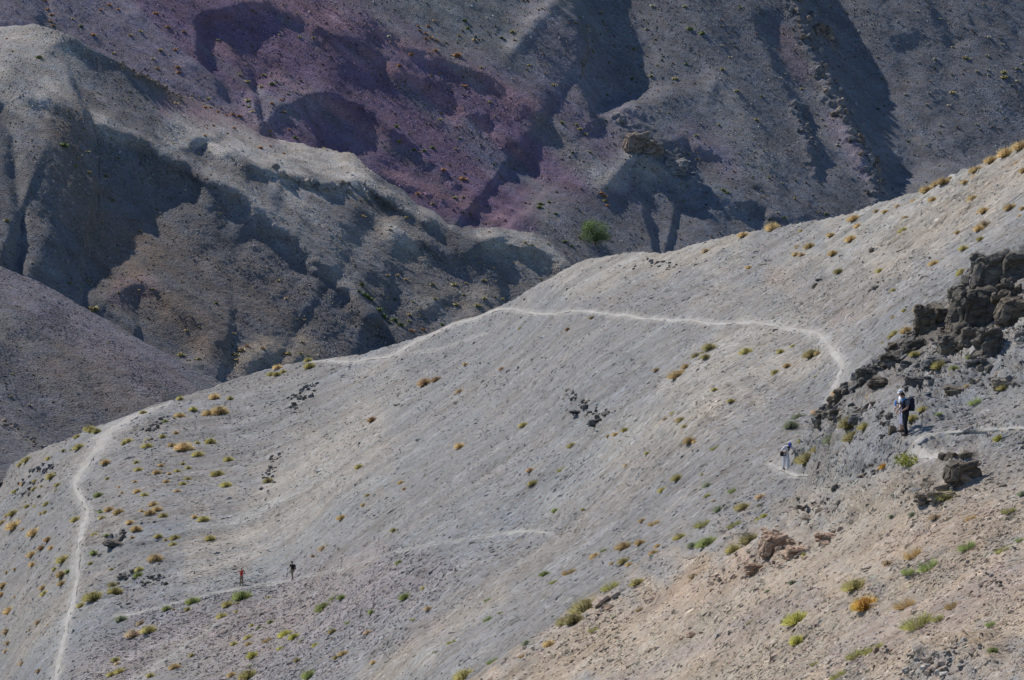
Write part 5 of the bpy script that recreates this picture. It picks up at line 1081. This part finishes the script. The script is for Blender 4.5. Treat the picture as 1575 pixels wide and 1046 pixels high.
# ------------------------------------------------------------------ hikers
def remeshed(name, build, voxel, smooth=2):
    bm = bmesh.new(); build(bm)
    bmesh.ops.recalc_face_normals(bm, faces=bm.faces)
    me = bpy.data.meshes.new(name); bm.to_mesh(me); bm.free()
    o = bpy.data.objects.new('tmp', me); COL.objects.link(o)
    m = o.modifiers.new('r', 'REMESH'); m.mode = 'VOXEL'; m.voxel_size = voxel; m.use_smooth_shade = True
    if smooth:
        k = o.modifiers.new('s', 'SMOOTH'); k.iterations = smooth; k.factor = .5
    dg = bpy.context.evaluated_depsgraph_get()
    out = bpy.data.meshes.new_from_object(o.evaluated_get(dg))
    bpy.data.objects.remove(o); bpy.data.meshes.remove(me)
    out.name = name
    return out
def cap(bm, a, ra, b, rb, seg=10):
    """closed tapered limb with rounded ends"""
    a, b = Vector(a), Vector(b); d = (b - a).normalized()
    x = d.orthogonal().normalized(); y = d.cross(x)
    rings = []
    prof = [(-.92, .4), (-.6, .8), (0, 1)]
    for t, k in prof: rings.append((a + d * ra * t, ra * k))
    for t, k in [(0, 1), (.6, .8), (.92, .4)]: rings.append((b + d * rb * t, rb * k))
    R = [[bm.verts.new(c + (x * math.cos(2 * math.pi * j / seg) + y * math.sin(2 * math.pi * j / seg)) * r) for j in range(seg)] for c, r in rings]
    for i in range(len(R) - 1):
        for j in range(seg): bm.faces.new((R[i][j], R[i][(j + 1) % seg], R[i + 1][(j + 1) % seg], R[i + 1][j]))
    bm.faces.new(R[0]); bm.faces.new(R[-1])
def ell(bm, c, r, rot=None):
    M = Matrix.Translation(Vector(c)) @ (rot.to_4x4() if rot is not None else Matrix.Identity(4)) @ Matrix.Diagonal((r[0], r[1], r[2], 1))
    bmesh.ops.create_icosphere(bm, subdivisions=2, radius=1, matrix=M)
SKIN = plain_mat('skin', (.36, .21, .145), .08, 8, .6); HAIR = plain_mat('dark_hair', (.018, .015, .013), .2, 30, .6)
def cloth(name, c): return plain_mat(name, c, .16, 9, .9, .25)

def person(label, u, v, S, fwd, scale, J, shirt, trousers, shoes, head='hair', hat=None, sleeves=.55, bare=False, legs=1.0, lift=.02, vest=None, scarf=None):
    """J: joints in the person's own frame (x right, y forward, z up)"""
    p, n, _ = spot(u, v, S)
    e = bpy.data.objects.new('person', None); COL.objects.link(e)
    e.location = p + Vector((0, 0, lift)); e.rotation_euler = (0, 0, math.atan2(-fwd[0], fwd[1])); e.scale = (scale,) * 3
    e['label'] = label; e['category'] = 'person'; e['group'] = 'hikers on the trail'
    g = {k: Vector(x) for k, x in J.items()}
    hd = (g['top'] - g['neck']).normalized()
    hc = g['neck'] + hd * .155
    face = g.get('face', Vector((0, 1, 0))); face = (face - hd * face.dot(hd)).normalized(); side = face.cross(hd)
    HR = Matrix((side, face, hd)).transposed()
    H = lambda x, y, z: hc + side * x + face * y + hd * z
    up = (g['chest'] - g['pelvis']).normalized()
    def body(bm):
        cap(bm, g['pelvis'], .135, g['belly'], .125); cap(bm, g['belly'], .125, g['chest'], .14)
        for s in 'LR':
            cap(bm, g['chest'] + up * .03, .10, g['sh' + s], .062); cap(bm, g['sh' + s], .055, g['el' + s], .042); cap(bm, g['el' + s], .042, g['wr' + s], .028)
            w = g['wr' + s]; fd = (w - g['el' + s]).normalized(); fd = (fd + g.get('hd' + s, Vector((0, 0, 0)))).normalized()
            lat = fd.cross(Vector((0, 0, 1)) if abs(fd.z) < .9 else Vector((1, 0, 0))).normalized(); pal = lat.cross(fd)
            cap(bm, w, .028, w + fd * .07, .034)
            for i, (o, L) in enumerate(((-.030, .066), (-.010, .078), (.011, .072), (.031, .056))):      # four fingers, bent at the knuckle
                b0 = w + fd * .085 + lat * o; b1 = b0 + fd * L * .55 - pal * .012; b2 = b1 + fd * L * .35 - pal * .035
                cap(bm, b0, .0125, b1, .011, 6); cap(bm, b1, .011, b2, .010, 6)
            t0 = w + fd * .03 - lat * .03; cap(bm, t0, .014, t0 + fd * .045 - lat * .028 - pal * .012, .012, 6)      # thumb
            cap(bm, g['pelvis'], .11, g['hip' + s], .092); cap(bm, g['hip' + s], .092, g['kn' + s], .06); cap(bm, g['kn' + s], .06, g['an' + s], .04)
            f = g.get('ft' + s, Vector((0, 1, 0))); cap(bm, g['an' + s] - Vector((0, 0, .04)), .045, g['an' + s] + f * .15 - Vector((0, 0, .06)), .035)
        cap(bm, g['chest'], .09, g['neck'], .058); cap(bm, g['neck'], .056, H(0, 0, -.06), .055)
        ell(bm, H(0, -.005, .02), (.074, .095, .108), HR); ell(bm, H(0, .035, -.055), (.052, .052, .06), HR)      # skull, jaw
        ell(bm, H(0, .098, -.012), (.013, .022, .024), HR)                                                        # nose
        for sx in (-1, 1): ell(bm, H(sx * .075, -.005, -.01), (.012, .022, .032), HR)                            # ears
    add('body', remeshed('body', body, .011), SKIN, e)
    for sx in (-1, 1):
        bm = bmesh.new(); ell(bm, H(sx * .031, .083, .018), (.012, .008, .008), HR); bm_obj('eye', bm, HAIR, e)
    bm = bmesh.new(); ell(bm, H(0, .083, -.062), (.024, .008, .006), HR); bm_obj('mouth', bm, cloth('lips', (.25, .1, .08)), e)
    def top(bm):
        cap(bm, g['pelvis'] - up * .02, .146, g['belly'], .138); cap(bm, g['belly'], .138, g['chest'], .152)
        for s in 'LR':
            cap(bm, g['chest'] + up * .03, .118, g['sh' + s], .076)
            if sleeves > 0: cap(bm, g['sh' + s], .078, g['sh' + s].lerp(g['el' + s], min(sleeves, 1)), .066)
            if sleeves > 1: cap(bm, g['el' + s], .062, g['el' + s].lerp(g['wr' + s], sleeves - 1), .045)
    add('shirt', remeshed('shirt', top, .016), shirt, e)
    def trs(bm):
        cap(bm, g['pelvis'] + up * .05, .15, g['pelvis'], .155)
        for s in 'LR':
            cap(bm, g['pelvis'], .13, g['hip' + s], .104); cap(bm, g['hip' + s], .104, g['kn' + s], .078)
            cap(bm, g['kn' + s], .078, g['kn' + s].lerp(g['an' + s], legs), .068 if legs > .9 else .08)
    add('trousers', remeshed('trousers', trs, .016), trousers, e)
    for s in 'LR':
        f = g.get('ft' + s, Vector((0, 1, 0)))
        def sh(bm, s=s, f=f):
            a = g['an' + s] - Vector((0, 0, .045)); cap(bm, a, .055, a + f * .15 - Vector((0, 0, .022)), .046); cap(bm, a + Vector((0, 0, .06)), .05, a, .056); cap(bm, a - f * .03 - Vector((0, 0, .02)), .05, a, .05)
        add('shoe', remeshed('shoe', sh, .014), shoes, e)
    if head in ('hair', 'both'):
        def hr(bm):
            ell(bm, H(0, -.018, .052), (.086, .098, .094), HR); ell(bm, H(0, -.055, .0), (.076, .06, .085), HR)
        add('hair', remeshed('hair', hr, .014), HAIR, e)
    if hat is not None:
        bm = bmesh.new(); ell(bm, H(0, -.005, .072), (.094, .112, .082), HR)
        bmesh.ops.delete(bm, geom=[q for q in bm.verts if (q.co - H(0, 0, .06)).dot(hd) < -.005], context='VERTS')
        br = H(0, 0, .06); rim = []
        for k in range(24):
            a = 2 * math.pi * k / 24; fr = math.sin(a)
            ex = hat[1] * (1.0 if hat[2] == 'brim' else max(fr, 0) ** .6)
            rim.append((bm.verts.new(br + side * math.cos(a) * .09 + face * math.sin(a) * .108), bm.verts.new(br + side * math.cos(a) * (.092 + ex * (1 if hat[2] == 'brim' else .25)) + face * math.sin(a) * (.11 + ex) - hd * ex * .18)))
        for k in range(24):
            a, b = rim[k], rim[(k + 1) % 24]
            bm.faces.new((a[0], b[0], b[1], a[1]))
        bm_obj('hat', bm, hat[0], e)
    if vest is not None:
        def vs(bm):
            cap(bm, g['pelvis'] + up * .04, .152, g['belly'], .145); cap(bm, g['belly'], .145, g['chest'], .158)
            for s in 'LR': cap(bm, g['chest'] + up * .04, .122, g['chest'].lerp(g['sh' + s], .7) + up * .03, .085)
        add('vest', remeshed('vest', vs, .018), vest, e)
    if scarf is not None:
        bm = bmesh.new(); cap(bm, g['neck'] - up * .05, .088, g['neck'] + hd * .03, .072); ell(bm, g['neck'] + face * .06 - up * .10, (.06, .05, .11)); ell(bm, g['neck'] - face * .02 - up * .04, (.11, .1, .05)); bm_obj('scarf', bm, scarf, e)
    e.update_tag()
    return e
def wpos(e, loc):
    return Matrix.LocRotScale(e.location, e.rotation_euler, e.scale) @ Vector(loc)

def stand(**k):
    J = dict(pelvis=(0, 0, .95), belly=(0, .01, 1.12), chest=(0, .0, 1.32), neck=(0, .01, 1.48), top=(0, .04, 1.75), shL=(-.185, 0, 1.41), shR=(.185, 0, 1.41), elL=(-.24, -.02, 1.13), elR=(.24, -.02, 1.13), wrL=(-.25, .06, .90), wrR=(.25, .06, .90),
             hipL=(-.09, 0, .90), hipR=(.09, 0, .90), knL=(-.10, .02, .50), knR=(.10, .02, .50), anL=(-.10, -.02, .10), anR=(.10, -.02, .10))
    J.update(k); return J

def backpack(label, e, at_, size, col, name='backpack', cat='backpack'):
    t = bpy.data.objects.new(name, None); COL.objects.link(t); t.location = wpos(e, at_); t.rotation_euler = e.rotation_euler; t.scale = e.scale
    t['label'] = label; t['category'] = cat
    w, d, h = size
    def bag(bm):
        bmesh.ops.create_cube(bm, size=1, matrix=Matrix.Translation((0, 0, 0)) @ Matrix.Diagonal((w, d, h, 1))); ell(bm, (0, 0, h * .5), (w * .48, d * .46, h * .16)); ell(bm, (0, -d * .5, -h * .15), (w * .38, d * .3, h * .26))
    add('pack_body', remeshed('pack_body', bag, .02, 4), col, t)
    bm = bmesh.new(); bmesh.ops.create_cube(bm, size=1, matrix=Matrix.Translation((0, -d * .62, -h * .14)) @ Matrix.Diagonal((w * .62, d * .3, h * .34, 1))); bmesh.ops.bevel(bm, geom=bm.edges[:], offset=.02, segments=2, affect='EDGES'); bm_obj('pocket', bm, col, t)
    for sx in (-1, 1):
        bm = bmesh.new(); tube(bm, [(sx * w * .38, d * .45, h * .38), (sx * w * .42, d * .5 + .12, h * .46), (sx * w * .44, d * .5 + .30, h * .2), (sx * w * .46, d * .5 + .22, -h * .2), (sx * w * .42, d * .4, -h * .36)], [.022] * 5, 6); bm_obj('strap', bm, STRAP, t)
    return t
def stick(label, a, b, mat, name='walking_stick'):
    t = bpy.data.objects.new(name, None); COL.objects.link(t); t.location = b; t['label'] = label; t['category'] = 'walking stick'
    a, b = Vector(a), Vector(b)
    bm = bmesh.new(); tube(bm, [a - b, Vector((0, 0, 0))], [.014, .010], 6); bm_obj('shaft', bm, mat, t)
    d = (a - b).normalized(); bm = bmesh.new(); tube(bm, [a - b - d * .12, a - b + d * .03], [.022, .022], 6); bm_obj('grip', bm, STRAP, t)
    return t
STRAP = cloth('black_webbing', (.015, .015, .018))
BLACK = cloth('black_cloth', (.022, .022, .026)); NAVY = cloth('navy_cloth', (.02, .024, .042)); WHITE = cloth('white_cotton', (.72, .72, .76)); LILACW = cloth('pale_lilac_cotton', (.60, .56, .66)); KHAKI = cloth('khaki_cloth', (.27, .21, .145))
RED = cloth('red_cloth', (.55, .022, .026)); BLUES = cloth('blue_scarf', (.08, .24, .42)); GREYS = cloth('grey_plaid', (.13, .125, .15)); BROWNS = cloth('brown_shoe', (.10, .06, .045)); DARKP = cloth('black_trousers', (.02, .022, .03)); BLUEC = cloth('blue_cap', (.09, .12, .40)); GREYC = cloth('grey_cotton', (.45, .42, .42))
# the pair on the right
h1 = person('hiker in black trousers, blue scarf and dark vest with a backpack, looking down', 1391, 669, B, (-.93, -.36), 1.0,
  stand(belly=(0, .02, 1.12), chest=(0, .04, 1.32), neck=(0, .09, 1.47), top=(0, .20, 1.72), face=(0, .85, -.5), elR=(.25, .06, 1.16), wrR=(.16, .27, 1.0), elL=(-.24, .06, 1.14), wrL=(-.12, .28, .98), knL=(-.09, .06, .5), anL=(-.08, .02, .1), knR=(.10, -.02, .5), anR=(.10, -.12, .10)),
  GREYS, DARKP, BROWNS, 'hair', None, .6, vest=NAVY, scarf=BLUES)
backpack('navy and black backpack on the back of the hiker with the blue scarf', h1, (0, -.23, 1.24), (.30, .20, .50), NAVY)
h2 = person('hiker in a white cap and pale cropped trousers, partly hidden behind the other', 1387, 664, B, (-.9, -.43), .97,
  stand(chest=(0, .02, 1.32), neck=(0, .05, 1.48), top=(0, .13, 1.74), face=(0, .9, -.35), elL=(-.27, .10, 1.16), wrL=(-.18, .36, 1.22), elR=(.25, 0, 1.13), wrR=(.2, .2, 1.0), knL=(-.10, .06, .5), anL=(-.1, .05, .1)),
  WHITE, LILACW, BROWNS, 'both', (WHITE, .07, 'visor'), .6, legs=.35)
# a blue water bottle in the left hand of the one behind
bt = bpy.data.objects.new('water_bottle', None); COL.objects.link(bt); bt.location = wpos(h2, (-.17, .46, 1.12)); bt['label'] = 'small bright blue water bottle held out by the hiker in the white cap'; bt['category'] = 'bottle'
bm = bmesh.new(); tube(bm, [(0, 0, 0), (0, 0, .17), (0, 0, .21)], [.045, .045, .022], 12); bm_obj('bottle_body', bm, plain_mat('blue_plastic', (.12, .35, .85), .05, 5, .35), bt)
bm = bmesh.new(); tube(bm, [(0, 0, .205), (0, 0, .24)], [.024, .024], 10); bm_obj('bottle_cap', bm, WHITE, bt)
# the one in white, bent forward, coming up the path
h3 = person('hiker all in white with a blue cap, bent forward on the dusty path', 1207, 721.5, B, (.30, -.95), .98,
  stand(pelvis=(0, -.10, .90), belly=(0, .02, 1.04), chest=(0, .20, 1.17), neck=(0, .33, 1.24), top=(.02, .52, 1.40), face=(.1, .75, -.66), shL=(-.18, .24, 1.22), shR=(.18, .24, 1.22), elL=(-.36, .22, 1.02), wrL=(-.17, .42, .93), elR=(.36, .22, 1.04), wrR=(.30, .46, 1.02),
        hipL=(-.08, -.10, .86), hipR=(.08, -.10, .86), knL=(-.07, .10, .50), anL=(-.05, .10, .10), knR=(.06, -.10, .48), anR=(.05, -.24, .12)),
  WHITE, WHITE, BROWNS, 'both', (BLUEC, .06, 'visor'), .9, scarf=BLACK)
backpack('small black shoulder bag hanging at the side of the hiker in white', h3, (.26, .02, .84), (.16, .10, .22), BLACK, 'shoulder_bag', 'bag')
# far pair on the lower path
h4 = person('hiker in a red sleeveless top and khaki trousers, hands raised to the face', 371, 899.5, A, (.55, -.83), .94,
  stand(elL=(-.29, .16, 1.28), wrL=(-.13, .23, 1.50), elR=(.27, .18, 1.26), wrR=(.10, .24, 1.48), anL=(-.13, .02, .1), anR=(.12, -.04, .1)), RED, KHAKI, BLACK, 'none', None, .12)
h5 = person('hiker in a black hat and black top with khaki trousers, stick in hand', 448, 889.5, A, (-.45, -.89), .94,
  stand(elR=(.28, .02, 1.14), wrR=(.32, .22, 1.05), elL=(-.25, -.03, 1.13), wrL=(-.27, .05, .9), knL=(-.08, .10, .5), anL=(-.06, .08, .1), knR=(.07, -.05, .5), anR=(.06, -.2, .12)), BLACK, KHAKI, BROWNS, 'both', (BLACK, .07, 'brim'), .5)
backpack('dark bag slung behind the hiker in the black hat', h5, (-.06, -.25, 1.15), (.30, .18, .46), BLACK)
stick('thin walking stick held by the hiker in the black hat', wpos(h5, (.33, .30, 1.12)), wpos(h5, (.42, .42, .05)), BLACK)
